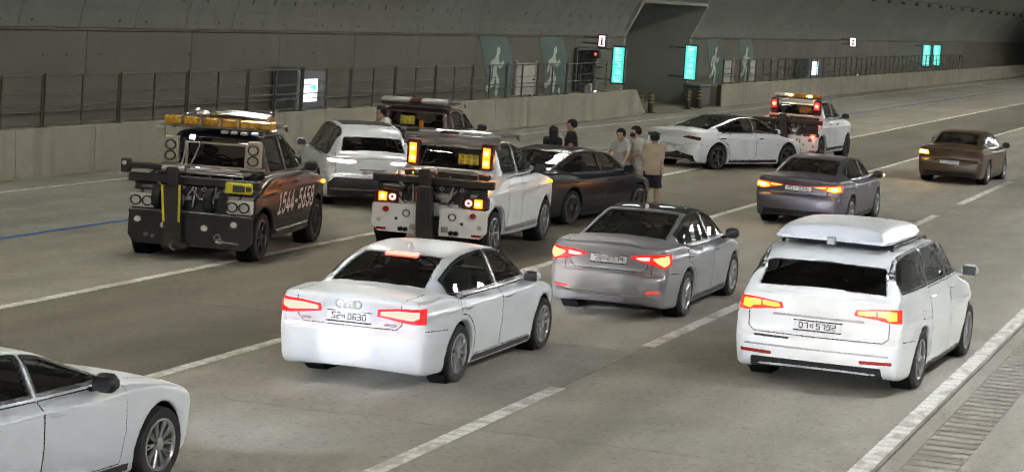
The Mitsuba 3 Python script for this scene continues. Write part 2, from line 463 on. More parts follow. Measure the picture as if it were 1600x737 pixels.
mat('m_cabinet', (.12, .13, .15), .45)
mat('m_cabinet_dark', (.05, .052, .055), .5)
mat('m_housing', (.3, .3, .3), .5, .3)
mat('m_teal_face', (.1, .6, .55), .4)

# ------------------------------------------------------------------ the road
road = Thing('road', 'grey concrete tunnel carriageway of five lanes with white lane lines and one blue line', None, kind='structure')
road.part('base', bx(-60, 330, -1.4, 23.9, -.30, -.018), 'm_joint')
LANES = [3.30, 7.03, 10.63, 14.23, 17.83, 22.40]
JX = [27.2 + 6 * k for k in range(-2, 14)]
g = .007
for i in range(5):
    for a, b in zip(JX[:-1], JX[1:]):
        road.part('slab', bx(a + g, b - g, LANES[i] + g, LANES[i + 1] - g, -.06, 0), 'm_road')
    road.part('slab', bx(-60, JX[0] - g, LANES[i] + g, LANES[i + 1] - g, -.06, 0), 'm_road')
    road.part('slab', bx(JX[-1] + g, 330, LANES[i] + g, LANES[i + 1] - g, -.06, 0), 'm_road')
def stripe(x0, x1, y, w, z=.004):
    n = max(1, int((x1 - x0) / 10)); xs = np.linspace(x0, x1, n + 1)
    return (np.array([[x, y + s * w / 2, z] for x in xs for s in (-1, 1)]), np.array([[2 * i, 2 * i + 2, 2 * i + 3, 2 * i + 1] for i in range(n)]))
road.part('edge_line', stripe(-60, 330, 3.43, .18), 'm_line')
road.part('edge_line', stripe(-60, 330, 21.47, .15), 'm_line')
road.part('lane_line', stripe(-60, 330, 10.63, .15), 'm_line')
road.part('lane_line', stripe(-60, 330, 14.20, .15), 'm_line')
road.part('blue_line', stripe(-60, 330, 17.83, .13), 'm_line_blue', label='blue lane line next to the far lane')
for x0, x1 in ((.4, 10.4), (14.06, 24.06), (27.72, 37.72), (41.4, 51.4), (55.1, 65.1), (68.8, 78.8), (82.5, 92.5), (96.2, 106.2), (109.9, 119.9)):
    road.part('lane_dash', stripe(x0, x1, 7.04, .17), 'm_line')
sh = Thing('shoulder', 'narrow concrete shoulder with milled rumble strips right of the carriageway', None, kind='structure')
sh.part('surface', bx(-60, 330, -1.4, 3.29, -.06, -.010), 'm_road')
sh.part('ledge', bx(-60, 330, -1.4, 2.62, -.012, .0), 'm_road')
sh.part('border', bx(-60, 330, 3.12, 3.285, -.012, .0), 'm_road')
for k in range(64):
    x = 18.2 + k * .30
    sh.part('rumble_rib', rbox(x, x + .17, 2.63, 3.11, -.02, .006, .008), 'm_road')
kerb = Thing('kerb', 'low concrete kerb and gutter at the foot of the barrier', None, kind='structure')
kerb.part('gutter', bx(-60, 330, 22.405, 22.56, -.05, .03), 'm_walk')
walk = Thing('walkway', 'raised concrete walkway behind the barrier', None, kind='structure')
for a, b in ((-60, 84.9), (98.2, 330)):
    walk.part('floor', bx(a, b, 22.8, 23.95, -.2, .96), 'm_walk')

# ------------------------------------------------------------------ barriers and fences
def barrier(x0, n, ends, label):
    th = Thing('concrete_barrier', label, 'barrier')
    prof = Polygon([(22.56, 0), (22.585, .35), (22.60, 1.05), (22.625, 1.08), (22.80, 1.08), (22.80, 0)])
    def piece(a, b):
        m = trimesh.creation.extrude_polygon(prof, b - a, engine='earcut'); v = m.vertices
        return np.stack([v[:, 2] + a, v[:, 0], v[:, 1]], 1), m.faces
    for k in range(n):
        a = x0 + 3.15 * k
        th.part('panel', piece(a + .012, a + 3.138), 'm_barrier')
        th.part('joint', bx(a - .03, a + .03, 22.63, 22.79, .0, 1.05), 'm_joint')
    for a, b in ends:
        th.part('run', piece(a, b), 'm_barrier')
    return th, piece
b1, piece = barrier(24.55 + .0, 19, ((-60, 24.53),), 'long concrete barrier in front of the tall fence, left of the cross passage')
w = Polygon([(84.42, 0), (84.42, 1.08), (84.7, 1.08), (86.1, .10), (86.1, 0)])
m = trimesh.creation.extrude_polygon(w, .2, engine='earcut')
b1.part('end_slope', (np.stack([m.vertices[:, 0], 22.6 + m.vertices[:, 2], m.vertices[:, 1]], 1), m.faces), 'm_barrier')
b2, _ = barrier(98.2, 22, ((167.6, 330),), 'far concrete barrier with low fence, right of the cross passage')

def fence(xs, x0, x1, label):
    th = Thing('fence', label, 'fence')
    for i, x in enumerate(xs):
        if i % 2 == 0:
            th.part('post', joined([rbox(x - .09, x - .055, 22.66, 22.70, 1.08, 2.24, .006), rbox(x + .02, x + .075, 22.66, 22.72, 1.08, 2.27, .006), rbox(x - .13, x + .13, 22.62, 22.79, 1.08, 1.10, .004)]), 'm_fence')
        else:
            th.part('post', rbox(x - .025, x + .025, 22.67, 22.71, 1.08, 2.24, .006), 'm_fence')
    for z, r_ in ((2.22, .020), (1.80, .013), (1.555, .017), (1.42, .011), (1.14, .018)):
        th.part('rail', tube([(x0, 22.70, z), ((x0 + x1) / 2, 22.70, z), (x1, 22.70, z)], r_, 8), 'm_fence')
    return th
fence([25.7 + 1.575 * k for k in range(36)], 25.6, 81.0, 'dark steel fence with five rails on top of the near barrier')
fence([98.6 + 1.575 * k for k in range(48)], 98.5, 172.7, 'far dark fence on the barrier beyond the cross passage')
for x in (72.25, 75.15):
    d = Thing('delineator', 'small white marker post on the barrier top, %s of two' % ('left' if x < 73 else 'right'), 'marker', group=None)
    d.part('post', tube([(x, 22.63, 1.08), (x, 22.63, 1.20), (x, 22.63, 1.34)], .035, 10), 'm_sign_white')
    d.part('base', rbox(x - .07, x + .07, 22.605, 22.70, 1.08, 1.12, .01), 'm_black')

# ------------------------------------------------------------------ walls and vault
lw = Thing('tunnel_wall', 'grey tunnel wall cladding behind the walkway with panel joints', 'wall')
def wallpanel(a, b, z0=.92, z1=3.14):
    return rbox(a + .012, b - .012, 23.90, 24.0, z0 + .01, z1 - .01, .012)
X = 20.4
while X < 70:
    lw.part('panel', wallpanel(X, X + 5), 'm_panel'); X += 5
lw.part('panel', wallpanel(70.4, 73.9), 'm_panel'); lw.part('panel', wallpanel(73.9, 77.4), 'm_panel'); lw.part('panel', wallpanel(77.4, 81.0), 'm_panel'); lw.part('panel', wallpanel(81.0, 84.2), 'm_panel')
lw.part('panel', wallpanel(84.2, 87.5, .0), 'm_panel')
X = 97.6
while X < 175:
    lw.part('panel', wallpanel(X, X + 5, .92 if X > 98 else .0), 'm_panel'); X += 5
lw.part('run', bx(-60, 20.4, 23.9, 24.0, .9, 3.14), 'm_panel')
lw.part('run', bx(X, 330, 23.9, 24.0, .9, 3.14), 'm_panel')
lw.part('ledge', joined([rbox(-60, 87.5, 23.86, 24.05, 3.14, 3.20, .01), rbox(97.5, 330, 23.86, 24.05, 3.14, 3.20, .01)]), 'm_panel')
lw.part('backing', joined([bx(-60, 87.24, 24.0, 24.3, -.2, 3.3), bx(97.76, 330, 24.0, 24.3, -.2, 3.3)]), 'm_joint')

def arc(z0, y1, n=14):
    """inner face of the vault from height z0 on the left up to the line Y = y1."""
    a0 = math.asin((z0 - 3.0) / 6.0); a1 = math.acos((y1 - 11.3) / 12.6)
    return [(11.3 + 12.6 * math.cos(a), 3.0 + 6.0 * math.sin(a)) for a in np.linspace(a0, a1, n)]
vault = Thing('tunnel_vault', 'grey concrete tunnel vault with rows of anchor holes', 'tunnel')
def arcsheet(x0, x1, pts, t=.15):
    ins = np.array(pts); c = np.array([11.3, 3.0]); d = ins - c; out = ins + d / np.linalg.norm(d, axis=1)[:, None] * t
    loop = np.vstack([ins, out[::-1]])
    m = trimesh.creation.extrude_polygon(Polygon(loop), x1 - x0, engine='earcut'); v = m.vertices
    return np.stack([v[:, 2] + x0, v[:, 0], v[:, 1]], 1), m.faces
x = 37.5
while x < 130:
    z0 = 4.68 if (x + 2.5 > 87.6 and x < 97.4) else 3.21
    vault.part('segment', arcsheet(x + .011, x + 2.489, arc(z0, 19.0)), 'm_lining')
    x += 2.5
vault.part('shell', arcsheet(37.5, x, [(p[0] + .03, p[1] + .02) for p in arc(4.8, 19.0)], .3), 'm_joint')
vault.part('shell', joined([arcsheet(37.5, 87.46, [(p[0] + .03, p[1] + .02) for p in arc(3.1, 22.3)], .3), arcsheet(97.54, x, [(p[0] + .03, p[1] + .02) for p in arc(3.1, 22.3)], .3)]), 'm_joint')
vault.part('run', arcsheet(-60, 37.49, arc(3.21, 19.0)), 'm_lining')
vault.part('run', arcsheet(x + .01, 330, arc(3.21, 19.0)), 'm_lining')
a1 = math.acos((19.0 - 11.3) / 12.6)
crown = [(11.3 + 12.6 * math.cos(a), 3.0 + 6.0 * math.sin(a)) for a in np.linspace(a1, math.pi, 22)] + [(-1.3, 1.2), (-1.3, -.2)]
vault.part('crown', arcsheet(-60, 330, crown), 'm_lining')
holes = []
hr = random.Random(3)
for zz in (3.38, 3.95, 4.02, 4.6):
    a = math.asin((zz - 3.0) / 6.0); y = 11.3 + 12.6 * math.cos(a)
    for k in range(70):
        xx = 38 + k * 1.25 + (0 if zz < 3.9 else .3)
        if 86.5 < xx < 98.5 or hr.random() < .25: continue
        holes.append(moved(disc(.035, .012, 'y', (0, 0, 0), 8), rot('x', math.pi), (xx, y - .001, zz)))
vault.part('anchor_hole', joined(holes), 'm_joint', kind='stuff')
wholes = []
for k in range(30):
    xx = 42 + k * 1.4 + hr.uniform(-.3, .3)
    if hr.random() < .45: wholes.append(moved(disc(.03, .01, 'y', (0, 0, 0), 8), rot('x', math.pi), (xx, 23.9, 2.57)))
lw.part('anchor_hole', joined(wholes), 'm_joint', kind='stuff')

# cable tray with small dark fittings, high on the left
tr = Thing('cable_tray', 'thin cable tray high on the far vault with small dark fittings', 'cable tray')
tr.part('tray', bx(96, 330, 22.12, 22.22, 5.98, 6.02), 'm_fence')
for k in range(30):
    xx = 100 + k * 5.1
    tr.part('fitting', joined([rbox(xx - .16, xx + .16, 22.02, 22.20, 5.70, 5.86, .03), bx(xx - .02, xx + .02, 22.14, 22.18, 5.85, 5.98)]), 'm_black')

# ------------------------------------------------------------------ cross passage
cp = Thing('cross_passage', 'dark vehicle cross passage opening in the tunnel wall between the two green signs', 'passage')
cheek = Polygon([(23.9, -.05), (23.9, 3.2), (23.27, 4.68), (27.4, 4.68), (27.4, -.05)])
for x in (87.25, 97.5):
    m = trimesh.creation.extrude_polygon(cheek, .25, engine='earcut'); v = m.vertices
    cp.part('side_wall', (np.stack([v[:, 2] + x, v[:, 0], v[:, 1]], 1), m.faces), 'm_passage')
cp.part('ceiling', bx(87.25, 97.75, 23.30, 27.4, 4.683, 4.9), 'm_passage')
cp.part('floor', bx(84.3, 98.2, 22.56, 27.4, -.2, .035), 'm_walk')
for k in range(4):
    a = 87.5 + 2.5 * k
    cp.part('steel_door', rbox(a + .02, a + 2.48, 27.2, 27.35, .04, 4.4, .02), 'm_door_steel')
cp.part('header', bx(87.5, 97.5, 27.15, 27.4, 4.4, 4.68), 'm_passage')
k = cp.part('door_frame', joined([rbox(91.3 + s, 91.45 + s, 27.1, 27.22, .04, 2.4, .02) for s in (0, 1.3)] + [rbox(91.3, 92.75, 27.1, 27.22, 2.38, 2.5, .02)]), 'm_passage')
def stripes_tex(p, n, uv):
    z = p.z / .9275
    return mix((.025, .025, .022), (.20, .165, .05), smoothstep(.46, .54, dr.abs((z / .16) - dr.floor(z / .16) - .5) * 2) * smoothstep(.42, .46, z))
mat('m_bollard', proc(stripes_tex), .5)
for x, y, l in ((85.9, 22.75, 'first dark bollard with yellow bands left in the passage mouth'), (87.4, 22.75, 'second dark bollard with yellow bands left in the passage mouth'), (93.2, 22.75, 'third dark bollard with yellow bands under the second green sign'), (95.0, 22.75, 'fourth dark bollard with yellow bands nearest the far barrier')):
    bo = Thing('bollard', l, 'bollard', (x, y, .035))
    bo.part('post', lathe([(1e-4, 0), (.10, 0), (.10, .80), (.085, .86), (1e-4, .88)], 20, 'z', closed=False), 'm_bollard', 40)
    bo.part('foot', rbox(-.17, .17, -.17, .17, 0, .03, .01), 'm_black')
cb = Thing('equipment_cabinet', 'dark grey cabinet standing below the second green sign', 'cabinet', (96.3, 23.0, .035))
cb.part('body', rbox(-.9, .9, -.15, .5, 0, .95, .03), 'm_cabinet_dark')
cb.part('door', joined([rbox(-.85, -.02, -.175, -.152, .08, .88, .01), rbox(.02, .85, -.175, -.152, .08, .88, .01)]), 'm_cabinet_dark')
cb.part('cap', rbox(-.95, .95, -.2, .55, .96, 1.06, .02), 'm_cabinet')

# ------------------------------------------------------------------ lit signs
HG = {'p': [(0, 1, 0, 0), (1, 1, 1, 0), (0, .5, 1, .5), (0, 0, 1, 0)]}
def hangul(seed, w, h):
    """strokes of one block letter: a consonant on the left, a vowel at the right, sometimes a final below"""
    r = random.Random(seed); st = .1 * w; out = []
    def bar(x0, y0, x1, y1):
        if abs(x1 - x0) > abs(y1 - y0): out.append(bx(min(x0, x1), max(x0, x1), y0 - st / 2, y0 + st / 2, 0, .006))
        else: out.append(bx(x0 - st / 2, x0 + st / 2, min(y0, y1), max(y0, y1), 0, .006))
    fin = r.random() < .5; b = h * (.42 if fin else .08); t = h * .95
    bar(.05 * w, t, .6 * w, t); bar(.08 * w, b, .08 * w, t) if r.random() < .6 else bar(.6 * w, b, .6 * w, t)
    bar(.05 * w, b + st, .6 * w, b + st)
    if r.random() < .5: bar(.05 * w, (b + t) / 2, .6 * w, (b + t) / 2)
    bar(.82 * w, b - .04 * h, .82 * w, t)
    if r.random() < .6: bar(.82 * w, (b + t) / 2, .98 * w, (b + t) / 2)
    if fin: bar(.15 * w, .06 * h, .85 * w, .06 * h); bar(.15 * w, .06 * h, .15 * w, .3 * h); bar(.15 * w, .3 * h, .85 * w, .3 * h)
    return joined(out)

def projecting_sign(label, x, y0, y1, z0, z1, n, glowcol, seed, name='guide_sign', border='m_cabinet_dark', chars=True):
    th = Thing(name, label, 'sign')
    th.part('case', rbox(x - .10, x + .10, y0 - .05, y1 + .05, z0 - .06, z1 + .06, .015), border)
    th.part('face', bx(x - .112, x - .103, y0, y1, z0, z1), 'm_teal_face', light=(glowcol, .3))
    th.part('face', bx(x + .103, x + .112, y0, y1, z0, z1), 'm_teal_face', light=(glowcol, .05))
    for z in (z0 + .1, z1 - .1):
        th.part('bracket', tube([(x, y1, z), (x, (y1 + 23.95) / 2, z), (x, 23.95, z)], .025), 'm_fence')
    if not chars:
        c, w, h = (y0 + y1) / 2, y1 - y0, z1 - z0
        th.part('symbol', joined([bx(x - .118, x - .113, c - .12 * w, c + .12 * w, z0 + .2 * h, z0 + .82 * h), bx(x - .118, x - .113, c - .3 * w, c + .3 * w, z0 + .12 * h, z0 + .2 * h)]), 'm_ink')
    if chars:
        hh = (z1 - z0) / n
        w = (y1 - y0) * .72
        out = []
        for k in range(n):
            v, f = hangul(seed + k, w, hh * .8)
            out.append((np.stack([x - .114 - v[:, 2], (y0 + y1) / 2 + w / 2 - v[:, 0], z1 - (k + .92) * hh + v[:, 1]], 1), f))
        th.part('lettering', joined(out), 'm_sign_white', light=((.42, .68, .62), .05))
    return th
TEAL = (.028, .50, .40)
projecting_sign('green lit sign with white vertical lettering left of the cross passage', 83.6, 22.82, 23.22, 1.36, 2.80, 5, TEAL, 3)
projecting_sign('green lit sign with white vertical lettering right of the cross passage', 94.4, 22.82, 23.26, 1.34, 2.86, 6, TEAL, 21)
projecting_sign('farther green lit sign, left one of the far pair', 158.5, 22.9, 23.36, 1.42, 2.94, 4, TEAL, 40)
projecting_sign('farther green lit sign, right one of the far pair', 163.0, 22.9, 23.36, 1.42, 2.94, 4, TEAL, 50)
projecting_sign('small pinkish lit emergency sign high left of the near green sign', 81.9, 23.08, 23.30, 2.83, 3.25, 1, (1.3, .75, 1.05), 60, 'emergency_sign', chars=False)
projecting_sign('small pinkish lit emergency sign high on the far wall', 131.6, 23.06, 23.36, 2.85, 3.36, 1, (1.3, .8, 1.0), 70, 'emergency_sign', chars=False)

def screen_box(label, x0, x1, z0, z1, sx0, sx1, sz0, sz1, y):
    th = Thing('lit_cabinet', label, 'cabinet')
    th.part('case', rbox(x0, x1, y, 23.88, z0, z1, .03), 'm_cabinet')
    th.part('screen', bx(sx0, sx1, y - .014, y - .003, sz0, sz1), 'm_sign_white', light=((1.05, 1.18, 1.35), .3))
    w, h = sx1 - sx0, sz1 - sz0
    th.part('picture', joined([bx(sx0 + .5 * w, sx0 + .93 * w, y - .018, y - .015, sz0 + .60 * h, sz0 + .72 * h), bx(sx0 + .70 * w, sx0 + .90 * w, y - .018, y - .015, sz0 + .50 * h, sz0 + .60 * h), bx(sx0 + .3 * w, sx0 + .6 * w, y - .018, y - .015, sz0 + .80 * h, sz0 + .84 * h)]), 'm_teal_face', light=((.12, .75, .72), .05))
    th.part('shelf', rbox(x0 - .1, x1 + .6, y - .12, y + .02, z0 - .05, z0 - .005, .01), 'm_cabinet')
    return th
screen_box('grey fire cabinet with a white lit panel behind the near fence', 55.0, 56.75, .99, 2.2, 55.27, 56.24, 1.25, 1.89, 23.2)
screen_box('far grey fire cabinet with a small white lit panel behind the fence', 119.6, 122.3, .99, 2.1, 120.1, 121.9, 1.2, 1.95, 23.2)

# running-man doors: green painted wall fields with a white figure
def man(cx, z0, h):
    """flat figure of a running person, as a shapely shape in (x, z)."""
    def limb(pts, r): return LineString(pts).buffer(r)
    s = h
    q = [Point(.10 * s, .90 * s).buffer(.085 * s), limb([(.05 * s, .76 * s), (-.03 * s, .48 * s)], .085 * s), limb([(-.03 * s, .48 * s), (.16 * s, .30 * s), (.10 * s, .04 * s)], .06 * s),
         limb([(-.03 * s, .48 * s), (-.10 * s, .24 * s), (-.34 * s, .16 * s)], .06 * s), limb([(.05 * s, .74 * s), (.22 * s, .58 * s), (.36 * s, .66 * s)], .045 * s), limb([(.04 * s, .74 * s), (-.20 * s, .66 * s), (-.24 * s, .48 * s)], .045 * s)]
    return shapely.affinity.translate(shapely.union_all(q), cx, z0)
import shapely.affinity
def shape_plate(sh, y, t):
    out = []
    for p in getattr(sh, 'geoms', [sh]):
        m = trimesh.creation.extrude_polygon(p, t, engine='earcut'); v = m.vertices
        out.append((np.stack([v[:, 0], y - v[:, 2], v[:, 1]], 1), m.faces[:, ::-1]))
    return joined(out)
def exit_field(label, x0, lean=1.0, w=2.5):
    th = Thing('exit_panel', label, 'sign')
    x1 = x0 + w
    f = Polygon([(x0, 3.13), (x1 + .1, 3.13), (x1 + .75, 2.55), (x1 + 1.0, 1.9), (x1 + .85, .97), (x0 + .95, .97), (x0 + .95, 1.7), (x0 + .45, 2.35)])
    th.part('field', shape_plate(f, 23.895, .012), 'm_green_wall')
    c = (x0 + x1) / 2 + .45
    th.part('figure', shape_plate(shapely.affinity.scale(man(c, 1.0, 1.78), 1.15, 1, origin=(c, 1)), 23.882, .009), 'm_sign_white')
    return th
exit_field('green wall field with a white running figure, left of the white door', 70.6)
exit_field('green wall field with a white running figure, right of the white door', 76.7)
exit_field('farther green wall field with a white running figure, beside the far barrier start', 100.3)
exit_field('farther green wall field with a white running figure, at the far white doors', 106.4)
def white_door(label, x0, x1, z1):
    th = Thing('exit_door', label, 'door')
    th.part('leaf', rbox(x0, x1, 23.85, 23.9, .97, z1, .01), 'm_door_white')
    th.part('frame', joined([rbox(x0 - .1, x0 - .002, 23.82, 23.9, .97, z1 + .1, .01), rbox(x1 + .002, x1 + .1, 23.82, 23.9, .97, z1 + .1, .01)]), 'm_door_steel')
    th.part('handle', rbox(x1 - .25, x1 - .12, 23.80, 23.85, 1.5, 1.55, .01), 'm_black')
white_door('pale exit door between the two green fields', 74.4, 76.4, 2.15)
white_door('pale far exit door, left of two', 103.9, 105.6, 2.08)
white_door('pale far exit door, right of two', 109.0, 110.3, 2.05)
lou = Thing('louvre', 'dark louvred panel on the wall left of the near green sign', 'louvre')
lou.part('frame', joined([rbox(80.9, 81.0, 23.78, 23.9, .97, 2.62, .01), rbox(83.3, 83.4, 23.78, 23.9, .97, 2.62, .01), rbox(80.9, 83.4, 23.78, 23.9, 2.62, 2.72, .01)]), 'm_cabinet_dark')
for k in range(11):
    xx = 81.02 + k * .21
    lou.part('slat', moved(rbox(-.09, .09, -.01, .01, .97, 2.61, .004), rot('z', .5), (xx + .1, 23.84, 0)), 'm_cabinet_dark')
sg = Thing('signal', 'thin signal post with a small red light left of the near green sign', 'signal', (80.35, 23.0, .96))
sg.part('post', tube([(0, 0, 0), (0, 0, .8), (0, 0, 1.5)], .03), 'm_fence')
sg.part('head', rbox(-.12, .12, -.2, .2, 1.42, 1.72, .03), 'm_black')
sg.part('lamp', disc(.05, -.02, 'x', (-.122, -.06, 1.58), 14), 'm_red_lens', light=((2.5, .12, .12), .05))
sg.part('arm', rbox(-.02, .02, -.35, .02, 1.05, 1.10, .01), 'm_fence')
for lab, x, y, z in (('white work box standing on the near barrier by the louvre', 78.6, 22.68, 1.08),):
    q = Thing('work_box', lab, 'box', (x, y, z))
    q.part('body', rbox(-.55, .25, -.07, .09, 0, .30, .02), 'm_cabinet_dark'); q.part('lid', rbox(.14, .30, -.085, .10, .02, .36, .02), 'm_door_white')
for lab, x in (('small blue-white marker light on the near barrier top', 79.3), ('small blue-white marker light on the far barrier top', 130.2)):
    q = Thing('marker_light', lab, 'light', (x, 22.66, 1.08))
    q.part('case', rbox(-.3, .3, -.05, .06, 0, .09, .02), 'm_cabinet_dark')
    q.part('lens', rbox(-.14, .14, -.062, -.051, .025, .08, .004), 'm_clear_lens', light=((1.5, 1.5, 2.4), .05))

# ------------------------------------------------------------------ luminaires along the crown
for row, (Y, Z) in enumerate(((.9, 6.15), (15.6, 8.2))):
    for k in range(38):
        x = -21 + 6.0 * k
        lt = Thing('tunnel_lamp', 'long white luminaire in a row under the tunnel crown', 'lamp', (x, Y, Z), 0, 'tunnel lamps in two rows under the vault')
        lt.part('housing', joined([rbox(-.85, .85, -.24, .24, .03, .16, .02), bx(-.03, .03, -.03, .03, .15, .6)]), 'm_housing')
        lt.part('diffuser', bx(-.8, .8, -.2, .2, .0, .026), 'm_lens_white', light=(tuple(LAMP_L * c for c in LAMP_C[row]), 1.0 if 0 <= x < 120 else .4))
# ------------------------------------------------------------------ wheels, plates, cars
def wheel_meshes(r, w, side, spokes=10, face=0.0):
    """tyre, rim and brake disc round the y axis at the origin; side +1 left, -1 right: the outer face looks that way."""
    s = side; h = w / 2; ri = r * 0.70
    prof = [(ri, -h * .9), (r * .86, -h), (r * .95, -h * .96), (r * .99, -h * .78), (r, -h * .5), (r, h * .5), (r * .99, h * .78), (r * .95, h * .96), (r * .86, h), (ri, h * .9)]
    tyre = [lathe(prof, 48)]
    for g in (-.35, 0, .35):
        tyre.append(lathe([(r + .002, h * g - .006), (r + .004, h * g), (r + .002, h * g + .006)], 36))
    rim = [lathe([(ri + .002, -s * h * .8), (ri + .002, s * h * .93), (ri - .012, s * h * .97), (ri - .03, s * h * .80), (ri - .035, -s * h * .8)], 48)]
    yo = s * h * (.62 + face)
    rim.append(disc(r * .16, s * .03, 'y', (0, yo, 0), 20))
    for k in range(spokes):
        a = 2 * math.pi * k / spokes
        for da in ((0.0,) if spokes < 8 else (-.09, .09)):
            wd = r * (.10 if spokes < 8 else .045)
            b = rbox(r * .10, ri - .015, -wd / 2, wd / 2, -.012, .012, .006)
            v, f = vf(b)
            v = v[:, [0, 2, 1]]
            v[:, 1] += yo + s * (v[:, 0] / ri) * h * .22
            rim.append((v @ rot('y', a + da).T, f[:, ::-1]))
    brake = [disc(r * .46, s * .02, 'y', (0, s * h * .05, 0), 24)]
    return joined(tyre), joined(rim), joined(brake)

def add_wheel(th, x, y, r, w, side, rimmat, spokes, steer=0.0):
    ty, ri, br = wheel_meshes(r, w, side, spokes)
    R = rot('z', steer); t = (x, y, r)
    hk = th.holder('wheel')
    th.part('tyre', moved(ty, R, t), 'm_tyre', 35, hk)
    th.part('rim', moved(ri, R, t), rimmat, 35, hk)
    th.part('brake_disc', moved(br, R, t), 'm_dark_steel', 35, hk)

def glyphs(n, h, w, seed, gap=.28):
    """worn characters that cannot be read, as plate strokes in the xy plane starting at the origin"""
    r = random.Random(seed); out = []
    forms = ('abcdef', 'abged', 'abgcd', 'afgcd', 'afgecd', 'abc', 'abcdefg', 'abcdfg', 'fgbc')
    st = h * .15
    bars = dict(a=(0, w, h - st, h), d=(0, w, 0, st), g=(0, w, h / 2 - st / 2, h / 2 + st / 2), f=(0, st, h / 2, h), e=(0, st, 0, h / 2), b=(w - st, w, h / 2, h), c=(w - st, w, 0, h / 2))
    x = 0.0
    for k in range(n):
        if k == 2:
            out += [bx(x, x + w * .6, h * .55, h * .55 + st, 0, .002), bx(x + w * .75, x + w * .75 + st, h * .1, h * .9, 0, .002), bx(x + w * .15, x + w * .15 + st, h * .2, h * .6, 0, .002)]
        else:
            out += [bx(x + p[0], x + p[1], p[2], p[3], 0, .002) for p in (bars[q] for q in r.choice(forms))]
        x += w * (1 + gap) + (w * .35 if k == 2 else 0)
    return joined(out)

def plate(th, x, y, z, w=.52, h=.11, tilt=0.06, seed=1):
    R = rot('y', tilt)
    b = rbox(-.008, .004, -w / 2, w / 2, -h / 2, h / 2, .006)
    k = th.part('licence_plate', moved(b, R, (x, y, z)), 'm_plate', 20)
    g, f = glyphs(7, h * .66, w * .088, seed)
    v = np.stack([-.009 - g[:, 2], w * .40 - g[:, 0], g[:, 1] - h * .31], 1)
    th.part('lettering', moved((v, f), R, (x, y, z)), 'm_ink', False, k)
    fr = joined([rbox(-.012, .004, -w / 2 - .012, w / 2 + .012, s * (h / 2 + .006) - .007, s * (h / 2 + .006) + .007, .004) for s in (-1, 1)])
    th.part('frame', moved(fr, R, (x, y, z)), 'm_black', False, k)

class Body:
    def __init__(self, c):
        self.c = c
        L, W = c['L'], c['W']
        self.low = Table2(curve(c['low']), (-.5, -.4), (L + .5, 2.4))
        self.gr = Table2(curve(c['gh']), (-.5, -.4), (L + .5, 2.4)) if c.get('gh') else None
        px, pw = np.array(c['plan']).T; self.pw = PchipInterpolator(px, pw * W / 2, extrapolate=True); self.dpw = self.pw.derivative()
        self.px = (px[0], px[-1])
        if self.gr: gx, gw = np.array(c['gplan']).T; self.gw = PchipInterpolator(gx, gw * W / 2); self.gx = (gx[0], gx[-1])
        sz, sw = np.array(c.get('sect', [(0.1, .90), (.25, .955), (.45, .985), (.62, 1.0), (.80, .995), (.95, .965), (1.1, .93), (1.3, .88)])).T
        self.sz = (sz[0], sz[-1]); self.sw = PchipInterpolator(sz, sw)
        self.zb = c['zb']
    def green(self, x, y, z):
        """the cabin above the belt line alone."""
        c = self.c; L = c['L']
        t = np.clip((x / L - .25) / .5, 0, 1); t = t * t * (3 - 2 * t)
        cr, cf = c.get('curv', (.075, .12))
        xe = x + y * y * (-cr + (cr + cf) * t)
        gw = self.gw(np.clip(x, *self.gx))
        dg = (np.abs(y) - (gw - c['tum'] * (z - self.zb))) * .92
        return smax(self.gr(xe, z + c.get('gcrown', .06) * y * y), dg, c.get('kg', .105))
    def __call__(self, x, y, z):
        c = self.c; L = c['L']
        ay = np.abs(y)
        t = np.clip((x / L - .25) / .5, 0, 1); t = t * t * (3 - 2 * t)
        cr, cf = c.get('curv', (.075, .12))
        xe = x + y * y * (-cr + (cr + cf) * t)
        xc = np.clip(x, *self.px)
        w = self.pw(xc); dw = self.dpw(xc)
        g = self.sw(np.clip(z, *self.sz))
        cz = c.get('crease', .84)
        w = w * g + .013 * np.exp(-((z - cz) / .024)**2)
        dsec = (ay - w) / np.sqrt(1 + np.minimum(dw, 3)**2 * (np.abs(dw) < 90))
        d = smax(self.low(xe, z + c.get('crown', .05) * y * y), dsec, c.get('kl', .058))
        if self.gr is not None:
            gw = self.gw(np.clip(x, *self.gx))
            dg = (ay - (gw - c['tum'] * (z - self.zb))) * .92
            dg = smax(self.gr(xe, z + c.get('gcrown', .06) * y * y), dg, c.get('kg', .105))
            d = smin(d, dg, .035)
        for xw, r in c['arches']:
            dc = np.sqrt((x - xw)**2 + (z - c.get('wz', c['r']))**2) - r
            d = smin(d, np.maximum(np.maximum(np.abs(dc - .012) - .012, ay - c['W'] / 2 * .985), c['W'] / 2 * .8 - ay), .02) if c.get('flare') else d
            d = smax(d, -np.maximum(dc, c['W'] / 2 - .30 - ay), .015)
        for f in c.get('cuts', []):
            d = f(d, x, y, z)
        return d

def mirror_y(poly):
    return shapely.affinity.scale(poly, -1, 1, origin=(0, 0)) if False else Polygon([(-a, b) for a, b in poly.exterior.coords])

SIDES = ((-1, 'right'), (1, 'left'))

def rnd(pts, r=.03):
    p = Polygon(pts).buffer(0)
    for k in (1, .5, .2):
        q = p.buffer(-r * k).buffer(2 * r * k).buffer(-r * k)
        if q.geom_type == 'Polygon' and q.area > .8 * p.area: return q
    return p

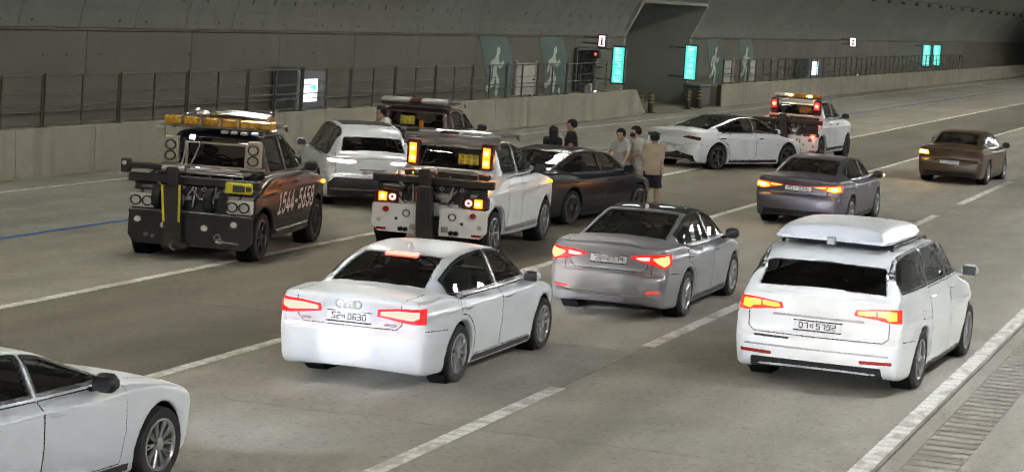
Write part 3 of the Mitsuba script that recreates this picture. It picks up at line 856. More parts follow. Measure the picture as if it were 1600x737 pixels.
def car(name, label, c, loc, rz, group=None, steer=0.0):
    th = Thing(name, label, c.get('cat', 'car'), loc, rz, group, size=c.get('size', (1, .95, 1.03)))
    L, W, H, r = c['L'], c['W'], c['H'], c['r']
    xr, xf = c['roh'], c['roh'] + c['wb']
    Ra = r + c.get('gap', .055)
    c['arches'] = [(xr, Ra), (xf, Ra)]
    B = Body(c); th.B = B
    zb = B.zb
    # window openings
    dlo = B.gr.poly.buffer(-c.get('pill', .06)).intersection(sbox(c['dlo'][0], zb + c.get('sill', .035), c['dlo'][1], H))
    if dlo.geom_type != 'Polygon': dlo = max(dlo.geoms, key=lambda g: g.area)
    dlo = dlo.buffer(-.02).buffer(.02)
    sides = []
    xs = [c['dlo'][0] - .5] + list(c['pillars']) + [c['dlo'][1] + .5]
    for a_, b_ in zip(xs[:-1], xs[1:]):
        g = dlo.intersection(sbox(a_ + .03, 0, b_ - .03, 3)).buffer(0)
        if g.is_empty or g.area < .02: continue
        sides.append(max(g.geoms, key=lambda q: q.area) if g.geom_type != 'Polygon' else g)
    tabs = [Table2(np.array(shapely.segmentize(g, .1).exterior.coords)[:-1], (g.bounds[0] - .1, g.bounds[1] - .1), (g.bounds[2] + .1, g.bounds[3] + .1)) for g in sides]
    def frame(p0, p1):
        p0, p1 = np.array(p0, float), np.array(p1, float); a_ = p1 - p0; l = np.linalg.norm(a_); a_ /= l
        n = np.array([-a_[1], a_[0]])
        return p0, a_, l, n
    ends = []
    for nm, front in (('rear_glass', False), ('windshield', True)):
        (a0, b0, w0), (a1, b1, w1) = c[nm]
        p0, a_, l, n = frame((a0, b0), (a1, b1))
        if front: n = -n
        ends.append((p0, a_, l, n, w0, w1))
    inset = .012
    def carved(x, y, z):
        d = B(x, y, z)
        d = np.maximum(d, -(B.green(x, y, z) + .048))
        x, y, z = np.broadcast_arrays(x, y, z)
        ay = np.abs(y)
        for t_, g in zip(tabs, sides):
            x0, z0, x1, z1 = g.bounds
            out = np.maximum(np.maximum(x0 - x, x - x1), np.maximum(z0 - z, z - z1))
            d = np.maximum(d, -np.maximum(np.where(out > .08, out, t_(x, z)) + inset, .30 - ay))
        for p0, a_, l, n, w0, w1 in ends:
            v = (x - p0[0]) * a_[0] + (z - p0[1]) * a_[1]; q = (x - p0[0]) * n[0] + (z - p0[1]) * n[1]
            o = np.maximum(np.maximum(ay - (w0 + (w1 - w0) * np.clip(v / l, 0, 1)), np.maximum(-v, v - l)) + .03, np.abs(q) - .16)
            d = np.maximum(d, -o)
        return d
    V, F = surface(carved, (-.15, -W / 2 - .12, .08), (L + .15, W / 2 + .12, H + .12), c.get('res', .026))
    ctr = V[F].mean(1)
    deep = B(ctr[:, 0], ctr[:, 1], ctr[:, 2]) < -.022
    deep &= ctr[:, 2] > zb - .22
    def some(f):
        ids, inv = np.unique(f, return_inverse=True); return V[ids], inv.reshape(-1, 3)
    th.part('body', some(F[~deep]), c['paint'], True)
    th.part('cabin_lining', some(F[deep]), 'm_cabin', True)
    # seats, dashboard, wheel, shelf
    zs = zb - .15
    xF = c['pillars'][-1] - .10
    for sd in (-1, 1):
        k = th.part('seat', rbox(xF - .09, xF + .06, sd * .33 - .22, sd * .33 + .22, zs, zb + .20, .06), 'm_seat', 40)
        th.part('headrest', rbox(xF - .07, xF + .03, sd * .33 - .12, sd * .33 + .12, zb + .22, min(zb + .36, H - .14), .04), 'm_seat', 40, k)
        if c.get('cat') != 'tow truck':
            xb_ = xr + .22
            k = th.part('rear_seat', rbox(xb_ - .10, xb_ + .05, sd * .30 - .29, sd * .30 + .27, zs, zb + .10, .05), 'm_seat', 40)
            th.part('headrest', rbox(xb_ - .09, xb_ + .0, sd * .32 - .11, sd * .32 + .11, zb + .10, zb + .22, .035), 'm_seat', 40, k)
    xw_ = c['windshield'][0][0]
    th.part('dashboard', rbox(xw_ - .62, xw_ - .10, -.62, .62, zs, zb + .005, .05), 'm_cabin', 40)
    wheel = lathe([(.175, -.012), (.19, 0), (.175, .012), (.16, 0)], 30, 'x', (0, 0, 0))
    th.part('steering_wheel', moved(joined([wheel, rbox(-.01, .01, -.165, .165, -.02, .02, .006)]), rot('y', -.45), (xw_ - .72, .33, zb + .02)), 'm_black', 40)
    x0_ = c['rear_glass'][0][0]
    if c.get('cat') != 'tow truck': th.part('parcel_shelf', rbox(x0_ + .06, xr + .14, -.60, .60, zb - .03, zb + .01, .01), 'm_cabin', 30)
    # wheels and wells
    tw = c.get('tw', .225)
    for xw in (xr, xf):
        for s, _ in SIDES:
            y1 = s * (W / 2 - .03)
            add_wheel(th, xw, s * (W / 2 - .02 - tw / 2), r, tw, s, c.get('rim', 'm_rim'), c.get('spokes', 5), steer if xw == xf else 0)
            yi = s * (W / 2 - .295)
            well = joined([lathe([(Ra - .006, yi), (Ra - .006, s * (W / 2 - .07))], 40, 'y', (xw, 0, r), closed=False), disc(Ra - .004, s * .004, 'y', (xw, yi, r), 40)])
            th.part('wheel_well', well, 'm_liner')
    # glass
    for s, _ in SIDES:
        o, d = (0, s * 1.6, 0), (0, -s, 0)
        for g in sides:
            k = th.part('side_window', patch(B, g, o, (1, 0, 0), (0, 0, 1), d, -.004, .003, .05), c.get('sglass', 'm_pane_side'), 30)
            th.part('seal', seam(B, list(g.exterior.coords), o, (1, 0, 0), (0, 0, 1), d, .014, .003, .04), c.get('trim', 'm_trim'), False, k)
    def slope(nm, p0, p1, w0, w1, front, off=-.004, rad=.05):
        p0, p1 = np.array(p0, float), np.array(p1, float); a = p1 - p0; l = np.linalg.norm(a); a /= l
        n = np.array([a[1], -a[0]]) if front else np.array([-a[1], a[0]])
        if n[1] < 0 and nm != 'tailgate': n = -n
        o = (p0[0] + n[0] * .6, 0, p0[1] + n[1] * .6)
        return patch(B, rnd([(-w0, 0), (w0, 0), (w1, l), (-w1, l)], rad), o, (0, 1, 0), (a[0], 0, a[1]), (-n[0], 0, -n[1]), off, .003, .05)
    (a0, b0, wa), (a1, b1, wb_) = c['rear_glass']
    th.part('rear_window', slope('r', (a0, b0), (a1, b1), wa, wb_, False), c.get('rglass', 'm_pane_dark'), 30)
    (a0, b0, wa), (a1, b1, wb_) = c['windshield']
    th.part('windshield', slope('f', (a0, b0), (a1, b1), wa, wb_, True), 'm_pane_front', 30)
    if 'sunroof' in c:
        x0, x1, y1 = c['sunroof']
        th.part('glass_roof', patch(B, rnd([(x0, -y1), (x1, -y1), (x1, y1), (x0, y1)], .08), (0, 0, 2.2), (1, 0, 0), (0, 1, 0), (0, 0, -1), .005, .012, .06), 'm_glass_tint', 30)
    # doors
    xB = c['pillars'][-1]
    xA = c.get('xA', xf - Ra - .10)
    xC = c.get('xC', xr - .02)
    arch = Point(xr, r).buffer(Ra + .07)
    zt = zb + c.get('doortop', -.005)
    sz_ = c.get('sillz', .27)
    doors = [Polygon([(xB + .005, sz_), (xA, sz_), (xA + .03, .55), (xA + .02, zt - .03), (xA - .03, zt), (xB + .005, zt)]), Polygon([(xC, sz_), (xB - .005, sz_), (xB - .005, zt), (xC, zt)]).difference(arch)]
    if c.get('two_door'): doors = doors[:1]
    for s, _ in SIDES:
        o, d = (0, s * 1.6, 0), (0, -s, 0)
        for q in doors:
            q = rnd(list(q.exterior.coords), .02)
            k = th.part('door', patch(B, q.buffer(-.004), o, (1, 0, 0), (0, 0, 1), d, .004, .01, .06), c['paint'], 30)
            th.part('seam', seam(B, list(q.exterior.coords), o, (1, 0, 0), (0, 0, 1), d, .007, .0015, .04), 'm_black', False, k)
            hx = q.bounds[0] + .18; hz = zb - c.get('handle', .13)
            p = march(B, np.array([[hx, s * 1.6, hz]]), np.array([[0, -s, 0.0]]))[0]
            th.part('handle', rbox(hx - .10, hx + .10, p[1] - .022, p[1] + .03, hz - .014, hz + .014, .010), c.get('handle_mat', c['paint']), 30, k)
        if 'sillz' not in c:
            th.part('rocker', patch(B, Polygon([(xr + Ra + .06, .185), (xf - Ra - .06, .185), (xf - Ra - .08, .25), (xr + Ra + .08, .25)]), o, (1, 0, 0), (0, 0, 1), d, .006, .02, .08), 'm_trim', 30)
            th.part('bumper_seam', seam(B, [(.16, .70), (xr - Ra - .01, .665)], o, (1, 0, 0), (0, 0, 1), d, .004, .002), 'm_black')
            if s < 0:
                q = rnd([(xr - .10, .70 + r * .5), (xr + .08, .70 + r * .5), (xr + .08, .86 + r * .5 - .05), (xr - .10, .86 + r * .5 - .05)], .04)
                th.part('fuel_door', seam(B, list(q.exterior.coords), o, (1, 0, 0), (0, 0, 1), d, .003, .002, .03), 'm_black')
        # mirror
        mx, mz = c['mirror']
        p = march(B, np.array([[mx, s * 1.6, mz]]), np.array([[0, -s, 0.0]]))[0][1]
        mir = rbox(mx - .07, mx + .09, min(p + s * .07, p + s * .27), max(p + s * .07, p + s * .27), mz - .01, mz + .15, .05)
        k = th.part('mirror', joined([mir, tube([(mx + .02, p - s * .03, mz - .02), (mx + .02, p + s * .14, mz + .03)], .022)]), c.get('mirror_mat', c['paint']), 40)
        th.part('mirror_glass', rbox(mx - .075, mx - .068, min(p + s * .09, p + s * .25), max(p + s * .09, p + s * .25), mz + .01, mz + .13, .003), 'm_glass_tint', False, k)
    # lamps
    for lp in c.get('lamps', []):
        for s, _ in SIDES:
            front = lp.get('front')
            wrap = lp.get('wrap', .35)
            X0 = L + 1.0 if front else -1.0
            sg = -1 if front else 1
            o = (X0, s * wrap, lp.get('dz', 0)); u = (0, s, 0)
            d = (sg, -s * wrap, 0)
            m = patch(B, rnd(lp['poly'], lp.get('rad', .012)), o, u, (0, 0, 1), d, lp.get('off', .006), .02, lp.get('res', .03))
            th.part(lp['name'], m, lp['mat'], 30, light=lp.get('light'), label=lp.get('label'))
    for pt in c.get('rear_patches', []):
        th.part(pt[0], patch(B, rnd(pt[1], pt[3] if len(pt) > 3 else .015), (-1, 0, 0), (0, 1, 0), (0, 0, 1), (1, 0, 0), .004, .015, .05), pt[2], 30)
    for pts in c.get('rear_seams', []):
        th.part('seam', seam(B, pts, (-1, 0, 0), (0, 1, 0), (0, 0, 1), (1, 0, 0), .004, .002), 'm_black')
    for pt in c.get('front_patches', []):
        th.part(pt[0], patch(B, rnd(pt[1], .02), (L + 1, 0, 0), (0, 1, 0), (0, 0, 1), (-1, 0, 0), .004, .015, .05), pt[2], 30)
    # hood and boot lid seams from above
    for pts in c.get('top_seams', []):
        th.part('seam', seam(B, pts, (0, 0, 2.3), (1, 0, 0), (0, 1, 0), (0, 0, -1), .005, .002, .06), 'm_black')
    if c.get('plate') is not None:
        px_, pz_, tl = c['plate']
        hitx = march(B, np.array([[-1.0, 0.2, pz_]]), np.array([[1.0, 0, 0]]))[0][0]
        plate(th, hitx - .006 + px_, 0, pz_, tilt=tl, seed=hash_(name + label), **c.get('plate_size', {}))
    if c.get('fin'):
        fx = c['fin']
        zt_ = march(B, np.array([[fx, 0, 2.3]]), np.array([[0, 0, -1.0]]))[0][2]
        fin = Polygon([(-.10, -.01), (.10, -.01), (-.05, .065), (-.085, .06)])
        m = trimesh.creation.extrude_polygon(fin, .03, engine='earcut'); v = m.vertices
        th.part('antenna', (np.stack([v[:, 0] + fx, v[:, 2] - .015, v[:, 1] + zt_], 1), m.faces), c.get('fin_mat', c['paint']), 30)
    if c.get('exhaust'):
        for s in c['exhaust']:
            th.part('exhaust', lathe([(.035, .0), (.042, .0), (.042, .16), (.035, .16)], 18, 'x', (.02, s, .26)), 'm_chrome', 30)
    return th

def hash_(s):
    return sum((i + 1) * ord(ch) for i, ch in enumerate(s)) % 9973

def sedan(L=4.9, W=1.86, H=1.46, deck=1.07, zb=.98, tail=.0, roofx=0.0, hood=.98, nose=.66):
    """profiles of a three-box saloon; x from the rear bumper."""
    s = L / 4.9
    low = [(.10, .24), (.02, .36), (.0, .50), (.015, .655), (.06, .715), (.055, .86), (.02 + tail, deck - .045), (.055 + tail, deck - .005), (.3, deck + .008), (.8, deck + .012), (1.3, zb + .03),
           (2.2 * s, zb), (3.2 * s, zb - .005), (3.5 * s, hood + .012), (3.8 * s, hood - .02), (4.3 * s, hood - .105), (4.6 * s, nose + .12), (4.78 * s, nose), (4.875 * s, .52), (L, .42), (4.86 * s, .28), (4.7 * s, .19), (4.2 * s, .17), (.5, .19)]
    gh = [(.50, zb - .15, 1), (.62, deck - .01), (.80, deck + .07), (1.20 + roofx, H - .16), (1.62 + roofx, H - .045), (2.05, H - .005), (2.45, H), (2.85 * s, H - .035), (3.1 * s, H - .10), (3.45 * s, H - .29), (3.72 * s, hood + .03), (3.85 * s, hood - .06), (3.8 * s, zb - .15, 1)]
    plan = [(-.1, .30), (0, .66), (.06, .84), (.18, .925), (.5, .965), (1.1, .995), (2.4, 1.0), (3.6 * s, .99), (4.2 * s, .945), (4.55 * s, .87), (4.75 * s, .76), (4.85 * s, .62), (L + .02, .40), (L + .1, .2)]
    gplan = [(.4, .74), (.8, .80), (1.4, .875), (2.2, .905), (3.0, .895), (3.6, .85), (3.9, .80)]
    return dict(L=L, W=W, H=H, r=.335, roh=1.1, wb=2.85, low=low, gh=gh, plan=plan, gplan=gplan, tum=.50, zb=zb, dlo=(1.02, 3.55 * s), pillars=(2.42,), mirror=(3.22 * s, zb + .0),
                rear_glass=((.78, deck + .035, .60), (1.55 + roofx, H - .065, .50)), windshield=((3.72 * s, hood + .03, .66), (3.0 * s, H - .07, .54)), crease=deck - .19)
# ------------------------------------------------------------------ tow trucks
# a lamp: a coloured lens that glows evenly and a small, much hotter lamp behind it
AMBER, AMBER_HOT = (2.4, .36, .012), (75.0, 18.0, .4)
RED, RED_HOT = (2.6, .05, .03), (260.0, .40, .22)
TAIL, TAIL_CORE = (.60, .008, .010), (5.0, .50, .38)

def wreck_body(H=1.96, W=1.92):
    low = [(.60, .46), (.53, .62), (.53, .90), (.57, 1.04), (.72, 1.13), (1.1, 1.28), (1.45, 1.36), (2.2, 1.36), (3.3, 1.35), (3.6, 1.34), (3.95, 1.29), (4.45, 1.20), (4.75, 1.06), (4.90, .84), (4.93, .60), (4.85, .40), (4.4, .31), (.8, .36)]
    gh = [(1.38, 1.1, 1), (1.40, 1.40), (1.47, H - .16), (1.60, H - .04), (1.95, H), (2.5, H - .01), (2.85, H - .08), (3.2, H - .30), (3.62, 1.40), (3.78, 1.25), (3.6, 1.1, 1)]
    plan = [(.3, .84), (.5, .92), (.58, .97), (.8, .99), (1.2, 1.0), (3.6, 1.0), (4.3, .965), (4.65, .90), (4.82, .79), (4.9, .66), (5.0, .3)]
    gplan = [(1.3, .83), (1.8, .87), (2.8, .88), (3.5, .86), (3.9, .82)]
    def bed(d, x, y, z):
        q = np.maximum(np.maximum(np.abs(x - .96) - .37, np.abs(y) - .70), .72 - z)
        return smax(d, -q, .03)
    return dict(L=4.93, W=W, H=H, r=.40, roh=.95, wb=3.08, low=low, gh=gh, plan=plan, gplan=gplan, tum=.30, zb=1.36, kl=.06, kg=.10, crown=.02, gcrown=.04, curv=(.0, .10), crease=1.10,
                sect=[(.2, .95), (.4, .975), (.8, 1.0), (1.1, .995), (1.3, .97), (1.6, .93)],
                dlo=(1.62, 3.5), pillars=(2.42,), mirror=(3.25, 1.36), rear_glass=((1.405, 1.43, .62), (1.47, H - .10, .57)), windshield=((3.6, 1.44, .70), (2.92, H - .11, .56)),
                xC=1.62, xA=3.42, two_door=False, cuts=[bed], tw=.25, gap=.08, spokes=6, doortop=-.02, handle=.16, sillz=.46, pill=.05, cat='tow truck', size=(1, .97, 1))

def round_lamp(th, x, y, z, r, lens, light, rim='m_chrome', name='lamp', parent=None, d=-1):
    k = th.part(name, ring(r + .012, .014, d * .035, 'x', (x, y, z), 22), rim, 40, parent)
    th.part('lens', disc(r, d * .028, 'x', (x, y, z), 22), lens, 40, k if parent is None else parent, light=light)
    return k

def sticker(th, x, y, z, w, h, seed, name='sticker', m='m_yellow'):
    k = th.part(name, rbox(x - .006, x, y - w / 2, y + w / 2, z - h / 2, z + h / 2, .004), m)
    out = []
    n = 3
    for row in range(2):
        for i in range(n):
            v, f = hangul(seed + i + 7 * row, w / n * .8, h * .38)
            out.append((np.stack([x - .008 - v[:, 2] * .3, y + w / 2 - w / n * i - w / n * .1 - v[:, 0], z + h * (.06 if row == 0 else -.44) + v[:, 1]], 1), f))
    th.part('lettering', joined(out), 'm_ink', False, k)

def roof_gear(th, H, kind):
    """light bar and rack tubes over the back of the cab"""
    z = H + .02
    rk = th.holder('roof_rack')
    for i, x in enumerate((1.42, 1.75, 2.1, 2.45)):
        th.part('cross_tube', tube([(x, -.70, z + .06), (x, 0, z + .075), (x, .70, z + .06)], .02), 'm_chrome', 40, rk)
    for s in (-1, 1):
        th.part('side_tube', tube([(1.32, s * .70, z - .02), (1.36, s * .70, z + .06), (2.6, s * .69, z + .06), (2.7, s * .68, z - .03)], .024), 'm_chrome', 40, rk)
    if kind in ('white',):
        for i in range(4):
            zz = z - .09 + .05 * i
            th.part('rear_tube', tube([(1.16, -.80, zz), (1.14, 0, zz + .01), (1.16, .80, zz)], .020), 'm_chrome', 40, rk)
        for y in (-.80, -.28, .28, .80):
            th.part('upright', tube([(1.16, y, z - .14), (1.16, y, z), (1.16, y, z + .10)], .013), 'm_steel', 40, rk)
    lb = th.holder('light_bar')
    if kind == 'black':
        th.part('base', rbox(1.2, 1.5, -.86, .86, z + .02, z + .06, .015), 'm_chrome', 30, lb)
        for i, y in enumerate((.70, .40, .10, -.20, -.48, -.72)):
            th.part('lens', rbox(1.17, 1.48, y - .135, y + .11, z + .06, z + .20, .025), 'm_amber_bar', 30, lb)
        for y in (.56, .25, -.05, -.34, -.60):
            th.part('spacer', rbox(1.2, 1.46, y - .02, y + .02, z + .06, z + .19, .01), 'm_chrome', 30, lb)
        th.part('dome', rbox(1.3, 1.5, .16, .36, z + .20, z + .31, .05), 'm_lens_white', 40, lb)
        for y in (.85, -.15, -.3, -.45, -.62):
            th.part('work_lamp', rbox(1.12, 1.2, y - .055, y + .055, z - .045, z + .012, .012), 'm_clear_lens', 30, lb)
        for i in range(3):
            th.part('tube', tube([(1.42 + .12 * i, -.72, z + .24 + .02 * i), (1.42 + .12 * i, -.2, z + .27 + .02 * i), (1.42 + .12 * i, .18, z + .26 + .02 * i)], .022), 'm_chrome', 40, lb)
        th.part('horn', lathe([(.03, 0), (.045, .3), (.10, .5), (.105, .52), (.03, .45)], 18, 'x', (1.6, -.55, z + .22)), 'm_chrome', 40, lb)
        th.part('horn', lathe([(.03, 0), (.045, .3), (.10, .5), (.105, .52), (.03, .45)], 18, 'x', (1.6, .62, z + .20)), 'm_chrome', 40, lb)
        th.part('siren', rbox(1.55, 2.2, -.30, .42, z + .08, z + .30, .05), 'm_black', 30, lb)
    elif kind == 'far':
        th.part('base', rbox(1.22, 1.55, -.72, .78, z + .02, z + .08, .02), 'm_trim', 30, lb)
        for y0, y1 in ((.15, .78), (-.60, -.08)):
            th.part('lens', rbox(1.2, 1.56, y0, y1, z + .07, z + .19, .04), 'm_lens_white', 30, lb)
        th.part('lens', rbox(1.2, 1.56, -.08, .15, z + .07, z + .18, .03), 'm_dark_lens', 30, lb)
    elif kind == 'red':
        th.part('base', rbox(1.22, 1.55, -.66, .66, z + .04, z + .08, .02), 'm_trim', 30, lb)
        for y0, y1, mm, lt in ((.32, .68, 'm_lens_white', None), (.06, .30, 'm_amber_lens', None), (-.28, .03, 'm_amber_lens', None), (-.66, -.31, 'm_amber_lens', None)):
            th.part('lens', rbox(1.2, 1.56, y0, y1, z + .08, z + .19, .03), mm, 30, lb, light=lt)
        for y in (.20, -.36):
            th.part('flasher', rbox(1.17, 1.20, y - .05, y + .05, z + .10, z + .17, .015), 'm_amber_lens', 30, lb, light=((60, 36.0, 8), 2.0))
    else:
        th.part('base', rbox(1.25, 1.45, -.62, .62, z + .03, z + .06, .015), 'm_chrome', 30, lb)
        for i, y in enumerate((.48, .12, -.26, -.58)):
            th.part('lens', rbox(1.24, 1.46, y - .15, y + .13, z + .06, z + .12, .025), 'm_dark_lens' if i == 1 else 'm_clear_lens', 30, lb)

def clutter(th, kind):
    """hoses, valves, brackets, hooks and straps over the back of the deck"""
    r = random.Random(sum(map(ord, kind)))
    for i in range(9 if kind == 'black' else 5):
        y = r.uniform(-.75, .75); y2 = y + r.uniform(-.4, .4)
        th.part('hose', tube([(.04, y, .92 + r.random() * .1), (-.02, y * .6 + y2 * .4, .86), (-.01, y * .3 + y2 * .7, 1.0), (.05, y2, 1.18)], .013, 6), r.choice(['m_black', 'm_dark_steel', 'm_steel']), 40)
    for i in range(12 if kind == 'black' else 6):
        y = r.uniform(-.82, .82); z = r.uniform(.9, 1.12); w, h = r.uniform(.03, .09), r.uniform(.04, .12)
        th.part('fitting', rbox(-.0, .055, y - w, y + w, z - h / 2, z + h / 2, .01), r.choice(['m_dark_steel', 'm_dark_steel', 'm_steel', 'm_trim']), 30)
    for s in (-1, 1):
        th.part('stay', tube([(.02, s * .30, .86), (.03, s * .31, 1.05), (.08, s * .34, 1.22)], .022, 8), 'm_steel', 40)
        th.part('strap', rbox(.012, .03, s * .52 - .025, s * .52 + .025, .84, 1.22, .006), 'm_beige' if s > 0 else 'm_dark_steel', 30)
    th.part('valve_block', rbox(-.03, .05, -.30, -.16, .92, 1.08, .015), 'm_steel', 30)
    th.part('gas_bottle', lathe([(1e-4, -.2), (.06, -.19), (.075, -.14), (.075, .14), (.06, .19), (1e-4, .2)], 18, 'y', (.03, .62, 1.12), closed=False), 'm_dark_steel', 40)
    for i in range(4):
        y = -.5 + .33 * i
        th.part('shackle', ring(.035, .012, .02, 'x', (-.01, y, 1.16), 14), 'm_steel', 40)
    th.part('chain', tube([(-.01, -.42, 1.15), (-.03, -.30, .98), (-.03, -.12, 1.0), (-.01, .0, 1.14)], .014, 6), 'm_steel', 40)
    # over the bed
    for i in range(4):
        y = -.5 + .33 * i + r.uniform(-.05, .05)
        th.part('lever', tube([(.3 + .1 * i, y, 1.1), (.28 + .1 * i, y, 1.25), (.24 + .1 * i, y + .02, 1.36)], .012, 6), r.choice(['m_chrome', 'm_steel', 'm_black']), 40)
    th.part('grab_rail', tube([(.3, -.66, 1.1), (.3, -.66, 1.42), (.3, 0, 1.44), (.3, .66, 1.42), (.3, .66, 1.1)], .016, 8), 'm_steel' if kind != 'far' else 'm_dark_steel', 40)

def tow_gear(th0, H, kind):
    th = Off(th0, .48)
    th.part('added_dark_plate', rbox(.05, .10, -.90, .90, .55, 1.20, .02), 'm_black', 30)  # added dark plate in place of the open, dark bed
    clutter(th, kind)
    hot = kind in ('white', 'red')
    c_out, c_hot = (RED, RED_HOT) if kind == 'red' else (AMBER, AMBER_HOT)
    pan = 'm_paint_black' if kind in ('black', 'far') else 'm_paint_pearl'
    # rear panels with the gap for the boom
    spans = ((-.94, .94),) if kind in ('black', 'far') else ((.17, .95), (-.95, -.17))
    for y0, y1 in spans:
        z0, z1 = (.21, .76) if kind in ('black', 'far') else (.33, .83)
        q = Polygon([(y0, z1), (y1, z1), (y1, z0 + .12), (y1 - .10 if y1 > .5 else y1, z0), (y0 + .10 if y0 < -.5 else y0, z0), (y0, z0 + .12)])
        m = trimesh.creation.extrude_polygon(q.buffer(-.02).buffer(.02), .05, engine='earcut'); v = m.vertices
        k = th.part('rear_panel', (np.stack([-.05 + v[:, 2], v[:, 0], v[:, 1]], 1), m.faces), pan, 25)
        s = 1 if y0 > 0 else -1
        if kind in ('black', 'far'):
            for y, z in ((.80, .60), (.40, .53), (-.22, .53), (-.66, .62)):
                th.part('reflector', disc(.05, -.02, 'x', (-.052, y, z), 18), 'm_lens_white', 40, k)
            th.part('edge', tube([(-.06, .92, .76), (-.06, 0, .775), (-.06, -.92, .76)], .014), 'm_steel', 40, k)
            for y, z, r in ((-.42, .40, .05), (-.46, .33, .045)):
                th.part('ring', ring(r, .012, -.012, 'x', (-.052, y, z), 16), 'm_steel', 40, k)
            th.part('chain', tube([(-.06, -.40, .32), (-.065, -.55, .325), (-.06, -.75, .31)], .012, 6), 'm_steel', 40, k)
            th.part('hook', joined([ring(.03, .01, -.014, 'x', (-.052, .66, .36), 12), ring(.025, .01, -.014, 'x', (-.052, .56, .34), 12)]), 'm_steel', 40, k)
        else:
            th.part('port', ring(.065, .014, -.012, 'x', (-.052, s * .38, .68), 22), 'm_trim', 40, k)
            th.part('bolt', disc(.026, -.014, 'x', (-.052, s * .54, .575), 12), 'm_black', 40, k)
            th.part('round_reflector', disc(.05, -.02, 'x', (-.052, s * .72, .73), 18), 'm_red_lens', 40, k)
            th.part('bar_reflector', rbox(-.066, -.052, s * .79 - .085, s * .79 + .085, .36, .405, .008), 'm_red_lens', 30, k)
            for y in (.42, .50):
                th.part('exhaust', ring(.040, .018, -.05, 'x', (-.05, s * y - s * .04, .40), 16), 'm_black', 40, k)
                th.part('exhaust_bore', disc(.03, -.01, 'x', (-.05, s * y - s * .04, .40), 14), 'm_liner', 40, k)
            th.part('bracket', rbox(-.07, -.05, s * .26 - .06, s * .26 + .05, .40, .50, .006), 'm_steel', 30, k)
            th.part('stain', disc(.04, -.004, 'x', (-.052, s * .83, .53), 12), 'm_beige', 40, k)
    th.part('bumper_beam', rbox(.0, .12, -.80, .80, .34, .62, .02), 'm_black')
    # bed equipment
    th.part('winch', rbox(.2, .7, -.45, .45, .73, 1.06, .04), 'm_dark_steel', 30)
    th.part('winch_drum', lathe([(1e-4, -.3), (.14, -.3), (.14, -.26), (.09, -.25), (.09, .25), (.14, .26), (.14, .3), (1e-4, .3)], 22, 'y', (.45, 0, 1.13), closed=False), 'm_steel', 35)
    for s in (-1, 1):
        th.part('side_box', rbox(.12, .78, s * .57 - .11, s * .57 + .11, .72, 1.16, .03), 'm_dark_steel', 30)
    th.part('hose', tube([(.2, .5, 1.12), (.1, .3, 1.2), (.15, -.1, 1.14), (.2, -.4, 1.2)], .02, 8), 'm_black', 40)
    th.part('cross_member', rbox(.02, .16, -1.0, 1.0, 1.20, 1.345, .02), 'm_dark_steel', 30)
    th.part('headboard', rbox(.76, .84, -.72, .72, .7, 1.40, .02), 'm_dark_steel', 30)
    th.part('sill_bar', rbox(.82, .855, -.45, .62, 1.40, 1.435, .01), 'm_chrome', 30)
    # boom folded upright behind the panels
    yb = .03 if kind != 'black' else .22
    bk = th.holder('boom')
    lean = .05 if kind == 'white' else -.02
    beam = moved(rbox(-.14, .02, -.13, .13, 0, .98, .02), rot('x', -.05), (-.06, yb, .22))
    th.part('beam', beam, 'm_dark_steel', 30, bk)
    th.part('inner_beam', moved(rbox(-.11, .05, -.09, .09, .86, 1.28, .02), rot('x', -.05), (-.05, yb, .22)), 'm_dark_steel', 30, bk)
    th.part('cylinder', tube([(-.17, yb + .10, .36), (-.15, yb + .09, .85), (-.05, yb + .08, 1.3)], .03, 12), 'm_chrome', 40, bk)
    th.part('foot', rbox(-.22, .02, yb - .20, yb + .16, .17, .27, .03), 'm_dark_steel', 30, bk)
    th.part('hook', tube([(-.2, yb, .26), (-.27, yb, .22), (-.27, yb - .05, .17), (-.22, yb - .06, .15)], .018, 8), 'm_steel', 40, bk)
    th.part('pivot', lathe([(1e-4, -.17), (.06, -.17), (.06, .17), (1e-4, .17)], 18, 'y', (-.06, yb + .06, 1.46), closed=False), 'm_steel', 40, bk)
    if kind == 'black':
        for s in (-1, 1):
            th.part('yellow_strip', moved(rbox(-.155, -.142, s * .105 - .018, s * .105 + .018, .36, .97, .004), rot('x', -.05 - s * .03), (-.06, yb, .25)), 'm_yellow', False, bk)
    # tail lamps above the panels
    zl = -.12 if kind == 'red' else 0
    for s in (-1, 1):
        if kind in ('white', 'red'):
            k = th.part('tail_lamp', rbox(-.03, .10, s * .74 - .20, s * .74 + .20, .84 + zl, 1.05 + zl, .02), 'm_dark_lens', 30)
            lit = kind == 'white' or s < 0
            th.part('outer_lens', rbox(-.05, -.03, s * .79 - .07, s * .79 + .07, .87 + zl, 1.03 + zl, .03), 'm_amber_lens', 40, k, light=(c_out, .2) if lit else None)
            if lit: th.part('bulb', disc(.045, -.012, 'x', (-.051, s * .79, .95 + zl), 16), 'm_clear_lens', 40, k, light=(c_hot, 6.0))
            if kind == 'white':
                th.part('inner_lens', ring(.056, .028, -.02, 'x', (-.032, s * .63, .95), 20), 'm_lens_white', 40, k, light=((3.2, 1.6, 1.1), .1))
                th.part('inner_core', disc(.026, -.012, 'x', (-.032, s * .63, .95), 16), 'm_red_lens', 40, k)
        elif kind == 'black':
            k = th.part('lamp_box', rbox(-.10, .02, s * .74 - .19, s * .74 + .19, .80, 1.03, .02), 'm_white_box', 30)
            for y in (.64, .82):
                th.part('lamp_rim', ring(.085, .02, -.03, 'x', (-.10, s * y, .915), 22), 'm_black', 40, k)
                th.part('lens', disc(.066, -.016, 'x', (-.10, s * y, .915), 22), 'm_clear_lens', 40, k)
